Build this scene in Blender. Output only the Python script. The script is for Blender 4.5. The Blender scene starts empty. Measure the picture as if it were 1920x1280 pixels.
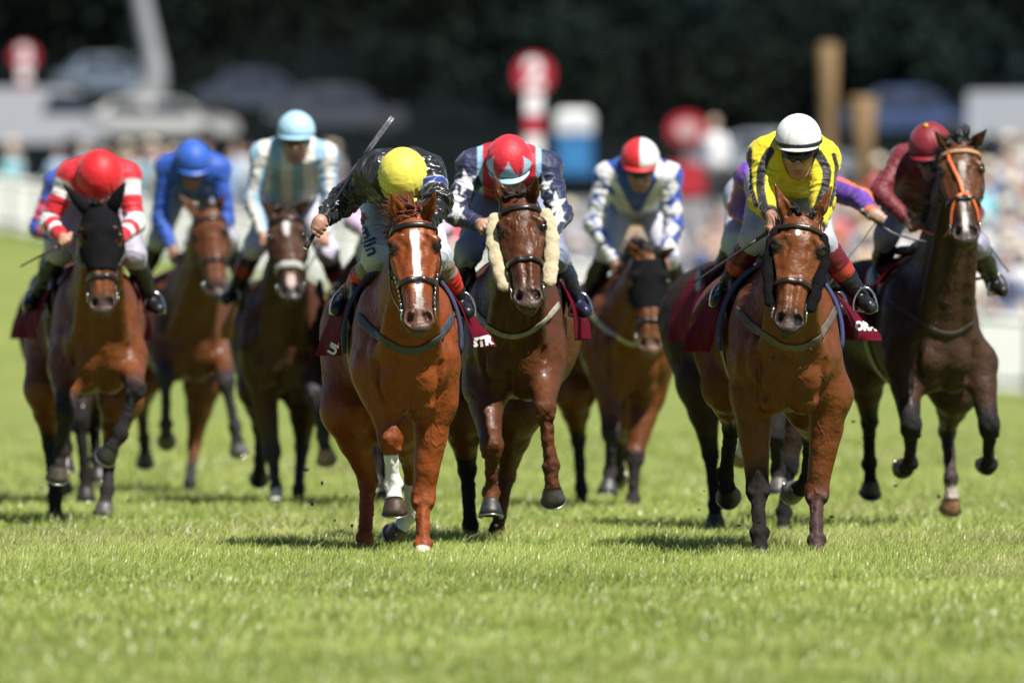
import bpy, bmesh, math, random
import numpy as np
from mathutils import Vector, Matrix
from mathutils.bvhtree import BVHTree

# ------------------------------------------------------------------ camera, sky, sun, exposure
SC = bpy.context.scene
COL = SC.collection
FPX = 21333.0          # 400 mm lens on a 36 mm wide frame, in pixels of a 1920 wide frame
CAM_H = 1.26           # lens height above the soil; the grass tops stand 0.11 m above it
HZ = 591.0             # picture row of the level line through the lens
FOCUS = 56.7

cam_data = bpy.data.cameras.new("camera")
cam_data.sensor_width = 36.0
cam_data.lens = 400.0
cam_data.shift_y = (HZ - 640.0) / 1920.0
cam_data.clip_start = 1.0
cam_data.clip_end = 4000.0
cam_data.dof.use_dof = True
cam_data.dof.focus_distance = FOCUS
cam_data.dof.aperture_fstop = 2.75
cam_data.dof.aperture_blades = 9
cam = bpy.data.objects.new("camera", cam_data)
cam.location = (0, 0, CAM_H)
cam.rotation_euler = (math.radians(90), 0, 0)
COL.objects.link(cam)
SC.camera = cam

SUN_DIR = Vector((0.54, -0.68, 1.32)).normalized()     # from the scene towards the sun
world = bpy.data.worlds.new("World")
SC.world = world
world.use_nodes = True
wn = world.node_tree
wn.nodes.clear()
sky = wn.nodes.new("ShaderNodeTexSky")
sky.sky_type = 'NISHITA'
sky.sun_disc = False
sky.sun_elevation = math.asin(SUN_DIR.z)
sky.sun_rotation = math.atan2(SUN_DIR.x, SUN_DIR.y)
sky.altitude = 1500
sky.air_density = 0.75
sky.dust_density = 0.25
bg = wn.nodes.new("ShaderNodeBackground")
bg.inputs['Strength'].default_value = 0.05
wo = wn.nodes.new("ShaderNodeOutputWorld")
wn.links.new(sky.outputs[0], bg.inputs[0])
wn.links.new(bg.outputs[0], wo.inputs[0])

sun_data = bpy.data.lights.new("sun", 'SUN')
sun_data.energy = 5.0
sun_data.angle = math.radians(0.5)
sun_data.color = (1.0, 0.955, 0.88)
sun = bpy.data.objects.new("sun", sun_data)
sun.rotation_euler = SUN_DIR.to_track_quat('Z', 'Y').to_euler()
sun.location = (30, -20, 60)
COL.objects.link(sun)

SC.view_settings.view_transform = 'Standard'
SC.view_settings.look = 'None'
SC.view_settings.exposure = 0.95
SC.view_settings.gamma = 1.0
SC.view_settings.use_curve_mapping = False
try:
    SC.cycles.max_bounces = 6
    SC.cycles.diffuse_bounces = 3
    SC.cycles.glossy_bounces = 2
    SC.cycles.transmission_bounces = 3
    SC.cycles.transparent_max_bounces = 4
    SC.cycles.caustics_reflective = False
    SC.cycles.caustics_refractive = False
except Exception:
    pass

# ------------------------------------------------------------------ small helpers
def V(*a):
    return np.array(a, dtype=np.float64)

def unit(v):
    v = np.asarray(v, dtype=np.float64)
    n = np.linalg.norm(v)
    return v / n if n > 1e-9 else v

def world_at(px, py, d):
    """a point of the place seen at that direction, d metres down the course"""
    return V((px - 960.0) * d / FPX, d, CAM_H - (py - HZ) * d / FPX)

def tag(o, label=None, cat=None, group=None, kind=None):
    if label: o['label'] = label
    if cat: o['category'] = cat
    if group: o['group'] = group
    if kind: o['kind'] = kind
    return o

def empty(name, loc, label, cat, group=None):
    o = bpy.data.objects.new(name, None)
    o.empty_display_size = 0.2
    o.location = tuple(loc)
    COL.objects.link(o)
    return tag(o, label, cat, group)

def link_mesh(name, verts, faces, mat, parent=None, smooth=True, col=None, origin=None):
    me = bpy.data.meshes.new(name)
    verts = np.asarray(verts, dtype=np.float32)
    if isinstance(faces, np.ndarray):
        nf, k = faces.shape
        me.vertices.add(len(verts)); me.vertices.foreach_set('co', verts.ravel())
        me.loops.add(nf * k); me.loops.foreach_set('vertex_index', faces.astype(np.int32).ravel())
        me.polygons.add(nf)
        me.polygons.foreach_set('loop_start', np.arange(0, nf * k, k, dtype=np.int32))
        me.polygons.foreach_set('loop_total', np.full(nf, k, dtype=np.int32))
        me.update(calc_edges=True)
    else:
        me.from_pydata([tuple(v) for v in verts], [], faces)
    me.validate()
    if smooth:
        me.polygons.foreach_set('use_smooth', np.ones(len(me.polygons), dtype=bool))
    if col is not None:
        a = me.attributes.new('pigment', 'FLOAT_COLOR', 'POINT')
        c4 = np.ones((len(verts), 4), dtype=np.float32)
        c4[:, :3] = col
        a.data.foreach_set('color', c4.ravel())
    if mat is not None:
        for m in (mat if isinstance(mat, (list, tuple)) else [mat]):
            me.materials.append(m)
    o = bpy.data.objects.new(name, me)
    COL.objects.link(o)
    if parent is not None: o.parent = parent
    if origin is not None: o.location = tuple(origin)
    return o

class MB:
    """collects plain shapes that become ONE mesh"""
    def __init__(s):
        s.v = []; s.f = []
    def add(s, vs, fs):
        n = len(s.v)
        s.v.extend([tuple(float(c) for c in p) for p in vs])
        s.f.extend([tuple(i + n for i in q) for q in fs])
    def box(s, c, h, R=None):
        vs = []
        for x in (-1, 1):
            for y in (-1, 1):
                for z in (-1, 1):
                    p = V(x * h[0], y * h[1], z * h[2])
                    if R is not None: p = R @ p
                    vs.append(V(*c) + p)
        s.add(vs, [(0, 1, 3, 2), (4, 6, 7, 5), (0, 4, 5, 1), (2, 3, 7, 6), (0, 2, 6, 4), (1, 5, 7, 3)])
    def tube(s, pts, r, n=8, cap=True, flat=None, flat_q=1.0):
        """swept tube; r number or list; flat = direction to squash by flat_q"""
        pts = [np.asarray(p, float) for p in pts]
        m = len(pts)
        rs = [r] * m if np.isscalar(r) else list(r)
        t0 = unit(pts[1] - pts[0])
        up = V(0, 0, 1) if abs(t0[2]) < 0.9 else V(0, 1, 0)
        if flat is not None: up = np.asarray(flat, float)
        vs = []
        for i in range(m):
            t = unit(pts[min(i + 1, m - 1)] - pts[max(i - 1, 0)])
            a = unit(up - t * np.dot(up, t)); b = np.cross(t, a)
            up = a if flat is None else np.asarray(flat, float)
            for k in range(n):
                th = 2 * math.pi * k / n
                vs.append(pts[i] + rs[i] * (math.cos(th) * a * flat_q + math.sin(th) * b))
        fs = []
        for i in range(m - 1):
            for k in range(n):
                fs.append((i * n + k, i * n + (k + 1) % n, (i + 1) * n + (k + 1) % n, (i + 1) * n + k))
        if cap:
            fs.append(tuple(range(n - 1, -1, -1)))
            fs.append(tuple((m - 1) * n + k for k in range(n)))
        s.add(vs, fs)
    def strap(s, pts, nrm, w, t):
        """flat band along pts with surface normals nrm, width w, thickness t, slightly rounded"""
        pts = [np.asarray(p, float) for p in pts]; m = len(pts)
        prof = [(-.5, 0), (-.5, .6), (-.36, 1), (.36, 1), (.5, .6), (.5, 0)]
        vs = []
        for i in range(m):
            tg = unit(pts[min(i + 1, m - 1)] - pts[max(i - 1, 0)])
            n = unit(nrm[i]); b = unit(np.cross(tg, n))
            for (x, y) in prof:
                vs.append(pts[i] + b * x * w + n * y * t)
        k = len(prof); fs = []
        for i in range(m - 1):
            for j in range(k):
                fs.append((i * k + j, i * k + (j + 1) % k, (i + 1) * k + (j + 1) % k, (i + 1) * k + j))
        fs.append(tuple(range(k - 1, -1, -1))); fs.append(tuple((m - 1) * k + j for j in range(k)))
        s.add(vs, fs)
    def ball(s, c, r, n=10, R=None):
        r = (r, r, r) if np.isscalar(r) else r
        vs = [];fs = []
        for i in range(n + 1):
            ph = math.pi * i / n
            for j in range(2 * n):
                th = math.pi * j / n
                p = V(r[0] * math.sin(ph) * math.cos(th), r[1] * math.sin(ph) * math.sin(th), r[2] * math.cos(ph))
                if R is not None: p = R @ p
                vs.append(np.asarray(c) + p)
        m = 2 * n
        for i in range(n):
            for j in range(m):
                fs.append((i * m + j, (i + 1) * m + j, (i + 1) * m + (j + 1) % m, i * m + (j + 1) % m))
        s.add(vs, fs)
    def lathe(s, prof, c, n=24):
        vs = []; k = len(prof)
        for j in range(n):
            th = 2 * math.pi * j / n
            for (r, z) in prof:
                vs.append((c[0] + r * math.cos(th), c[1] + r * math.sin(th), c[2] + z))
        fs = []
        for j in range(n):
            for i in range(k - 1):
                a = j * k + i; b = ((j + 1) % n) * k + i
                fs.append((a, b, b + 1, a + 1))
        s.add(vs, fs)
    def build(s, name, mat, parent=None, smooth=True, origin=None):
        o = link_mesh(name, np.array(s.v) if s.v else np.zeros((0, 3)), s.f, mat, parent, smooth, origin=origin)
        return o

def spline(pts, n):
    """catmull-rom through pts, n samples per span"""
    P = [np.asarray(p, float) for p in pts]
    P = [2 * P[0] - P[1]] + P + [2 * P[-1] - P[-2]]
    out = []
    for i in range(1, len(P) - 2):
        for k in range(n):
            t = k / n
            a, b, c, d = P[i - 1], P[i], P[i + 1], P[i + 2]
            out.append(.5 * ((2 * b) + (c - a) * t + (2 * a - 5 * b + 4 * c - d) * t * t + (3 * b - a - 3 * c + d) * t ** 3))
    out.append(P[-2])
    return out

# ------------------------------------------------------------------ materials
MATS = {}
ALB = .74      # picture is exposed for the shaded riders, so every pigment sits a little lower
def new_mat(name):
    m = bpy.data.materials.new(name); m.use_nodes = True
    nt = m.node_tree
    return m, nt, nt.nodes['Principled BSDF']

def noise(nt, scale, detail=4, rough=.55, coord='Object', stretch=None):
    tc = nt.nodes.new('ShaderNodeTexCoord')
    n = nt.nodes.new('ShaderNodeTexNoise')
    n.inputs['Scale'].default_value = scale; n.inputs['Detail'].default_value = detail
    n.inputs['Roughness'].default_value = rough
    if stretch:
        mp = nt.nodes.new('ShaderNodeMapping'); mp.inputs['Scale'].default_value = stretch
        nt.links.new(tc.outputs[coord], mp.inputs[0]); nt.links.new(mp.outputs[0], n.inputs['Vector'])
    else:
        nt.links.new(tc.outputs[coord], n.inputs['Vector'])
    return n

def ramp(nt, src, stops):
    r = nt.nodes.new('ShaderNodeValToRGB')
    e = r.color_ramp.elements
    while len(e) < len(stops): e.new(0.5)
    for i, (p, c) in enumerate(stops):
        e[i].position = p; e[i].color = (c[0], c[1], c[2], 1) if not np.isscalar(c) else (c, c, c, 1)
    nt.links.new(src, r.inputs[0])
    return r

def bump(nt, b, src, strength, dist):
    bp = nt.nodes.new('ShaderNodeBump')
    bp.inputs['Strength'].default_value = strength; bp.inputs['Distance'].default_value = dist
    nt.links.new(src, bp.inputs['Height']); nt.links.new(bp.outputs[0], b.inputs['Normal'])
    return bp

def mix(nt, a, b, fac, mode='MIX'):
    m = nt.nodes.new('ShaderNodeMixRGB'); m.blend_type = mode
    for i, v in ((0, fac), (1, a), (2, b)):
        if hasattr(v, 'is_linked') or hasattr(v, 'links'): nt.links.new(v, m.inputs[i])
        elif np.isscalar(v): m.inputs[i].default_value = v if i == 0 else (v, v, v, 1)
        else: m.inputs[i].default_value = (v[0], v[1], v[2], 1)
    return m.outputs[0]

def plain(name, c, rough=.6, metal=0., var=.12, scale=12, bmp=0., coat=0., sheen=0., bscale=None, spec=.5):
    if name in MATS: return MATS[name]
    m, nt, b = new_mat(name)
    n = noise(nt, scale)
    c = [x * ALB for x in c]; lo = [x * (1 - var) for x in c]; hi = [min(1, x * (1 + var)) for x in c]
    r = ramp(nt, n.outputs[0], [(.3, lo), (.7, hi)])
    nt.links.new(r.outputs[0], b.inputs['Base Color'])
    b.inputs['Roughness'].default_value = rough; b.inputs['Metallic'].default_value = metal
    b.inputs['Specular IOR Level'].default_value = spec
    b.inputs['Coat Weight'].default_value = coat
    b.inputs['Sheen Weight'].default_value = sheen
    if bmp:
        n2 = noise(nt, bscale or scale * 6, 3)
        bump(nt, b, n2.outputs[0], bmp, .01)
    MATS[name] = m
    return m

def coat_material():
    """short glossy hair over muscle: satin sheen that breaks up, faint veins and hair lie in the relief"""
    if 'horse coat' in MATS: return MATS['horse coat']
    m, nt, b = new_mat('horse coat')
    at = nt.nodes.new('ShaderNodeAttribute'); at.attribute_name = 'pigment'
    n = noise(nt, 6, 6, .62)
    r = ramp(nt, n.outputs[0], [(.28, ALB * .74), (.72, ALB * 1.24)])
    nt.links.new(mix(nt, at.outputs['Color'], r.outputs[0], 1.0, 'MULTIPLY'), b.inputs['Base Color'])
    n1 = noise(nt, 16, 5, .6)
    rr = ramp(nt, n1.outputs[0], [(.3, .34), (.7, .56)])
    bw = nt.nodes.new('ShaderNodeRGBToBW'); nt.links.new(at.outputs['Color'], bw.inputs[0])
    dk = ramp(nt, bw.outputs[0], [(.012, .34), (.04, 0.)])          # the black legs are dusty and dull
    ad = nt.nodes.new('ShaderNodeMath'); ad.operation = 'ADD'; ad.use_clamp = True
    gl_ = nt.nodes.new('ShaderNodeAttribute'); gl_.attribute_name = 'gloss'; gr_ = ramp(nt, gl_.outputs['Fac'], [(0., .16), (1., 0.)]); ad0 = nt.nodes.new('ShaderNodeMath'); ad0.operation = 'ADD'; nt.links.new(rr.outputs[0], ad0.inputs[0]); nt.links.new(gr_.outputs[0], ad0.inputs[1]); nt.links.new(ad0.outputs[0], ad.inputs[0]); nt.links.new(dk.outputs[0], ad.inputs[1])
    nt.links.new(ad.outputs[0], b.inputs['Roughness'])
    b.inputs['Specular IOR Level'].default_value = .20
    cw = ramp(nt, n1.outputs[0], [(.42, .0), (.62, .20)]); cm_ = nt.nodes.new('ShaderNodeAttribute'); cm_.attribute_name = 'gloss'; mu_ = nt.nodes.new('ShaderNodeMath'); mu_.operation = 'MULTIPLY'; nt.links.new(cw.outputs[0], mu_.inputs[0]); nt.links.new(cm_.outputs['Fac'], mu_.inputs[1]); nt.links.new(mu_.outputs[0], b.inputs['Coat Weight']); b.inputs['Coat Roughness'].default_value = .20
    # relief: soft muscle ripple + branching veins + hair
    big = noise(nt, 8, 3, .5)
    vn = noise(nt, 15, 2, .45, stretch=(1, 1, .55))
    sub = nt.nodes.new('ShaderNodeMath'); sub.operation = 'SUBTRACT'; sub.inputs[1].default_value = .5; nt.links.new(vn.outputs[0], sub.inputs[0])
    ab = nt.nodes.new('ShaderNodeMath'); ab.operation = 'ABSOLUTE'; nt.links.new(sub.outputs[0], ab.inputs[0])
    vr0 = ramp(nt, ab.outputs[0], [(.0, 1.), (.055, 0.)]); vr0.color_ramp.interpolation = 'EASE'
    vm = noise(nt, 5, 2, .5); vmr = ramp(nt, vm.outputs[0], [(.46, 0.), (.58, 1.)])
    class vr: outputs = [mix(nt, vr0.outputs[0], vmr.outputs[0], 1., 'MULTIPLY')]
    hair = noise(nt, 130, 3, .6, stretch=(1, 1, .3))
    b1 = nt.nodes.new('ShaderNodeBump'); b1.inputs['Strength'].default_value = .8; b1.inputs['Distance'].default_value = .034; nt.links.new(big.outputs[0], b1.inputs['Height'])
    b2 = nt.nodes.new('ShaderNodeBump'); b2.inputs['Strength'].default_value = .42; b2.inputs['Distance'].default_value = .008; nt.links.new(vr.outputs[0], b2.inputs['Height']); nt.links.new(b1.outputs[0], b2.inputs['Normal'])
    b3 = nt.nodes.new('ShaderNodeBump'); b3.inputs['Strength'].default_value = .35; b3.inputs['Distance'].default_value = .003; nt.links.new(hair.outputs[0], b3.inputs['Height']); nt.links.new(b2.outputs[0], b3.inputs['Normal'])
    nt.links.new(b3.outputs[0], b.inputs['Normal'])
    MATS['horse coat'] = m
    return m

def pigment(name, rough=.5, var=.18, scale=9, bmp=.15, bscale=60, coat=0., sheen=0., spec=.5, bdist=.006, sub=0.):
    """surface colour from the mesh's own pigment (coat markings, dyed cloth, skin), mottled by noise"""
    if name in MATS: return MATS[name]
    m, nt, b = new_mat(name)
    at = nt.nodes.new('ShaderNodeAttribute'); at.attribute_name = 'pigment'
    n = noise(nt, scale, 5)
    r = ramp(nt, n.outputs[0], [(.28, ALB * (1 - var)), (.72, ALB * (1 + var))])
    c = mix(nt, at.outputs['Color'], r.outputs[0], 1.0, 'MULTIPLY')
    nt.links.new(c, b.inputs['Base Color'])
    b.inputs['Roughness'].default_value = rough
    b.inputs['Specular IOR Level'].default_value = spec
    b.inputs['Coat Weight'].default_value = coat; b.inputs['Coat Roughness'].default_value = .25
    b.inputs['Sheen Weight'].default_value = sheen
    if sub:
        b.inputs['Subsurface Weight'].default_value = sub
        b.inputs['Subsurface Radius'].default_value = (.012, .005, .003)
    n2 = noise(nt, bscale, 4)
    bump(nt, b, n2.outputs[0], bmp, bdist)
    MATS[name] = m
    return m
# ------------------------------------------------------------------ blended solids (one continuous skin per body)
class Body:
    """a list of soft solids that is skinned as one continuous surface"""
    def __init__(s):
        s.p = []
    def cone(s, a, b, ra, rb, key='c', k=.03, flat=None, q=1., sub=False):
        s.p.append(('cone', np.asarray(a, float), np.asarray(b, float), ra, rb, key, k, flat, q, sub))
    def ell(s, c, r, R=None, key='c', k=.03, sub=False):
        s.p.append(('ell', np.asarray(c, float), np.asarray(r, float), np.eye(3) if R is None else np.asarray(R), None, key, k, None, 1., sub))
    def loft(s, fn, lo, hi, key='c', k=.03):
        s.p.append(('loft', np.asarray(lo, float), np.asarray(hi, float), fn, None, key, k, None, 1., False))
    @staticmethod
    def dist(pr, X):
        t = pr[0]
        if t == 'cone':
            _, a, b, ra, rb, _, _, flat, q, _ = pr
            ab = b - a
            d = X - a
            if flat is not None:
                fl = unit(flat)
                along = d @ fl
                ax = float(ab @ fl)
                L2 = max(float(ab @ ab), 1e-9)
                h = np.clip((d @ ab) / L2, 0, 1)
                off = along - h * ax
                e = d - h[..., None] * ab
                e = e + (q - 1.) * off[..., None] * fl
                return np.sqrt((e * e).sum(-1)) - (ra + (rb - ra) * h)
            L2 = max(float(ab @ ab), 1e-9)
            h = np.clip((d @ ab) / L2, 0, 1)
            e = d - h[..., None] * ab
            return np.sqrt((e * e).sum(-1)) - (ra + (rb - ra) * h)
        if t == 'ell':
            _, c, r, R = pr[:4]
            l = (X - c) @ R            # columns of R = axes
            k0 = np.sqrt(((l / r) ** 2).sum(-1))
            k1 = np.sqrt(((l / (r * r)) ** 2).sum(-1)) + 1e-9
            return k0 * (k0 - 1.) / k1
        return pr[3](X)
    @staticmethod
    def bounds(pr):
        if pr[0] == 'cone':
            m = max(pr[3], pr[4]) * max(1., 1. / pr[8])
            return np.minimum(pr[1], pr[2]) - m, np.maximum(pr[1], pr[2]) + m
        if pr[0] == 'ell':
            e = np.sqrt(((pr[3] * pr[2]) ** 2).sum(1))
            return pr[1] - e, pr[1] + e
        return pr[1], pr[2]
    def mesh(s, vox, inflate=0., cut=None):
        lo = np.min([s.bounds(p)[0] for p in s.p if not p[9]], axis=0) - 3 * vox - inflate
        hi = np.max([s.bounds(p)[1] for p in s.p if not p[9]], axis=0) + 3 * vox + inflate
        n = np.ceil((hi - lo) / vox).astype(int) + 1
        F = np.full(n, 1.0, dtype=np.float32)
        for pr in s.p:
            a, b = s.bounds(pr); k = pr[6]
            pad = k + 3 * vox + inflate
            i0 = np.maximum(((a - pad - lo) / vox).astype(int), 0)
            i1 = np.minimum(((b + pad - lo) / vox).astype(int) + 2, n)
            if np.any(i1 <= i0): continue
            ax = [lo[j] + vox * np.arange(i0[j], i1[j]) for j in range(3)]
            X = np.stack(np.meshgrid(*ax, indexing='ij'), -1)
            d = s.dist(pr, X).astype(np.float32) - (0 if pr[9] else inflate)
            sl = tuple(slice(i0[j], i1[j]) for j in range(3))
            f = F[sl]
            if pr[9]:
                d = -d
                h = np.maximum(k - np.abs(f - d), 0) / k
                F[sl] = np.maximum(f, d) + h * h * k * .25
            else:
                h = np.maximum(k - np.abs(f - d), 0) / k
                F[sl] = np.minimum(f, d) - h * h * k * .25
        if cut is not None:
            ax = [lo[j] + vox * np.arange(n[j]) for j in range(3)]
            X = np.stack(np.meshgrid(*ax, indexing='ij'), -1)
            F = np.maximum(F, cut(X).astype(np.float32))
        return surface_nets(F, lo, vox)
    def weights(s, X, sig=.02):
        ks = {}
        for pr in s.p:
            if pr[9]: continue
            d = s.dist(pr, X)
            w = np.exp(-np.clip(d, -.05, 2.) / sig)
            ks[pr[5]] = ks.get(pr[5], 0) + w
        tot = sum(ks.values()) + 1e-30
        return {k: w / tot for k, w in ks.items()}

def surface_nets(F, lo, vox):
    F = np.where(F == 0, 1e-6, F)
    S = F < 0
    nx, ny, nz = F.shape
    corners = [(0, 0, 0), (1, 0, 0), (0, 1, 0), (1, 1, 0), (0, 0, 1), (1, 0, 1), (0, 1, 1), (1, 1, 1)]
    cnt = np.zeros((nx - 1, ny - 1, nz - 1), dtype=np.int8)
    for (i, j, k) in corners:
        cnt += S[i:nx - 1 + i, j:ny - 1 + j, k:nz - 1 + k]
    act = np.argwhere((cnt > 0) & (cnt < 8))
    idx = np.full(cnt.shape, -1, dtype=np.int32)
    idx[act[:, 0], act[:, 1], act[:, 2]] = np.arange(len(act))
    vals = np.stack([F[act[:, 0] + i, act[:, 1] + j, act[:, 2] + k] for (i, j, k) in corners], 1)
    acc = np.zeros((len(act), 3)); num = np.zeros(len(act))
    C = np.array(corners, float)
    for a in range(8):
        for b in range(a + 1, 8):
            if np.abs(C[a] - C[b]).sum() != 1: continue
            va, vb = vals[:, a], vals[:, b]
            m = (va < 0) != (vb < 0)
            t = va / np.where(m, va - vb, 1)
            p = C[a] + np.clip(t, 0, 1)[:, None] * (C[b] - C[a])
            acc += np.where(m[:, None], p, 0); num += m
    verts = lo + vox * (act + acc / num[:, None])
    quads = []
    def q(mask, off, ins, c):
        e = np.argwhere(mask)
        if not len(e): return
        g = [idx[e[:, 0] - o[0], e[:, 1] - o[1], e[:, 2] - o[2]] for o in c]
        g = np.stack(g, 1)
        flip = ins[e[:, 0], e[:, 1], e[:, 2]]
        g[~flip] = g[~flip][:, ::-1]
        quads.append(g)
    m = (S[:-1, 1:-1, 1:-1] != S[1:, 1:-1, 1:-1]); M = np.zeros((nx - 1, ny - 1, nz - 1), bool); M[:, 1:, 1:] = m
    q(M, None, S, [(0, 0, 0), (0, 1, 0), (0, 1, 1), (0, 0, 1)])
    m = (S[1:-1, :-1, 1:-1] != S[1:-1, 1:, 1:-1]); M = np.zeros((nx - 1, ny - 1, nz - 1), bool); M[1:, :, 1:] = m
    q(M, None, S, [(0, 0, 0), (0, 0, 1), (1, 0, 1), (1, 0, 0)])
    m = (S[1:-1, 1:-1, :-1] != S[1:-1, 1:-1, 1:]); M = np.zeros((nx - 1, ny - 1, nz - 1), bool); M[1:, 1:, :] = m
    q(M, None, S, [(0, 0, 0), (1, 0, 0), (1, 1, 0), (0, 1, 0)])
    Q = np.concatenate(quads, 0)
    return verts, Q

def vnormals(v, q):
    a = v[q[:, 2]] - v[q[:, 0]]; b = v[q[:, 3]] - v[q[:, 1]]
    fn = np.cross(a, b)
    n = np.zeros_like(v)
    for k in range(4):
        for c in range(3):
            n[:, c] += np.bincount(q[:, k], fn[:, c], len(v))
    return n / (np.linalg.norm(n, axis=1)[:, None] + 1e-12)

def relax(v, q, it=2, lam=.5):
    for _ in range(it):
        s = np.zeros_like(v); w = np.zeros(len(v))
        for k in range(4):
            i, j = q[:, k], q[:, (k + 1) % 4]
            for c in range(3):
                s[:, c] += np.bincount(i, v[j, c], len(v)) + np.bincount(j, v[i, c], len(v))
            w += np.bincount(i, None, len(v)) + np.bincount(j, None, len(v))
        v = v + lam * (s / np.maximum(w, 1)[:, None] - v)
    return v

def hash3(ix, iy, iz, seed):
    h = (ix * 374761393 + iy * 668265263 + iz * 2147483647 + seed * 974634541).astype(np.uint64) & np.uint64(0xffffffff)
    h = ((h ^ (h >> np.uint64(13))) * np.uint64(1274126177)) & np.uint64(0xffffffff)
    h = h ^ (h >> np.uint64(16))
    return h.astype(np.float64) / 4294967295.0

def vnoise(X, scale, seed=1):
    """value noise 0..1"""
    P = X * scale + 1000.
    I = np.floor(P).astype(np.int64); f = P - I; f = f * f * (3 - 2 * f)
    out = 0
    for i in (0, 1):
        for j in (0, 1):
            for k in (0, 1):
                w = (f[:, 0] if i else 1 - f[:, 0]) * (f[:, 1] if j else 1 - f[:, 1]) * (f[:, 2] if k else 1 - f[:, 2])
                out = out + w * hash3(I[:, 0] + i, I[:, 1] + j, I[:, 2] + k, seed)
    return out
def sstep(a, b, x):
    t = np.clip((x - a) / (b - a), 0, 1)
    return t * t * (3 - 2 * t)
# ------------------------------------------------------------------ horses
HEAD_T = np.array([-.06, 0., .1, .2, .3, .4, .5, .6, .7, .8, .88, .95, 1.0, 1.03])
HEAD_HW = np.array([.052, .080, .104, .119, .121, .109, .094, .082, .074, .070, .074, .072, .058, .040])
HEAD_FR = np.array([-.05, -.012, .006, .014, .012, .007, .003, .001, .0, .0, -.003, -.012, -.032, -.05])
HEAD_BK = np.array([-.13, -.16, -.20, -.235, -.25, -.24, -.205, -.17, -.148, -.132, -.126, -.120, -.108, -.095])
HEAD_L = .61

class HeadFrame:
    def __init__(s, poll, muz, lat, L=HEAD_L):
        s.o = poll; s.L = L
        s.u = unit(muz - poll)
        s.v = unit(lat - s.u * np.dot(lat, s.u))
        s.w = np.cross(s.u, s.v)
    def at(s, t, v, w):
        return s.o + s.u * (t * s.L) + s.v * v + s.w * w
    def local(s, X):
        d = X - s.o
        return (d @ s.u) / s.L, d @ s.v, d @ s.w
    def hw(s, t): return float(np.interp(t, HEAD_T, HEAD_HW))
    def sec(s, t):
        f = float(np.interp(t, HEAD_T, HEAD_FR)); b = float(np.interp(t, HEAD_T, HEAD_BK))
        return float(np.interp(t, HEAD_T, HEAD_HW)), (f + b) / 2, (f - b) / 2
    def skin(s, t, ang, off=0.):
        """point and normal on the head: ang 0 = horse's left side, 90 = front of the face, 180 = right, 270 = jaw"""
        hw, wc, hd = s.sec(t)
        e = 2. / 2.35
        c, n = math.cos(math.radians(ang)), math.sin(math.radians(ang))
        g = lambda x: math.copysign(abs(x) ** e, x)
        nn = unit(s.v * c / hw * .1 + s.w * n / hd * .1)
        nar = 1. - .22 * sstep(0, 1, np.array([-n]))[0]
        return s.at(t, hw * g(c) * nar, wc + hd * g(n)) + nn * off, nn
    def dist(s, X):
        t, v, w = s.local(X)
        hw = np.interp(t, HEAD_T, HEAD_HW)
        f = np.interp(t, HEAD_T, HEAD_FR); b = np.interp(t, HEAD_T, HEAD_BK)
        wc = (f + b) / 2; hd = (f - b) / 2
        wn = (w - wc) / hd
        nar = 1. - .22 * sstep(0, 1, -wn)
        p = 2.35
        r = (np.abs(v / (hw * nar)) ** p + np.abs(wn) ** p) ** (1 / p)
        d = (r - 1.) * np.minimum(hw, hd) * .95
        cap = np.maximum(t - 1.03, -.06 - t) * s.L
        return np.maximum(d, cap)

LEGS = ('FR', 'FL', 'HR', 'HL')

def solve(prev, dprev, px, L, sign):
    """place the next joint of a limb: seen at px, L metres of bone away"""
    d = dprev
    for _ in range(3):
        q = world_at(px[0], px[1], d)
        r2 = (q[0] - prev[0]) ** 2 + (q[2] - prev[2]) ** 2
        d = dprev + sign * math.sqrt(max(0., L * L - r2))
    return world_at(px[0], px[1], d), d

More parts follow.
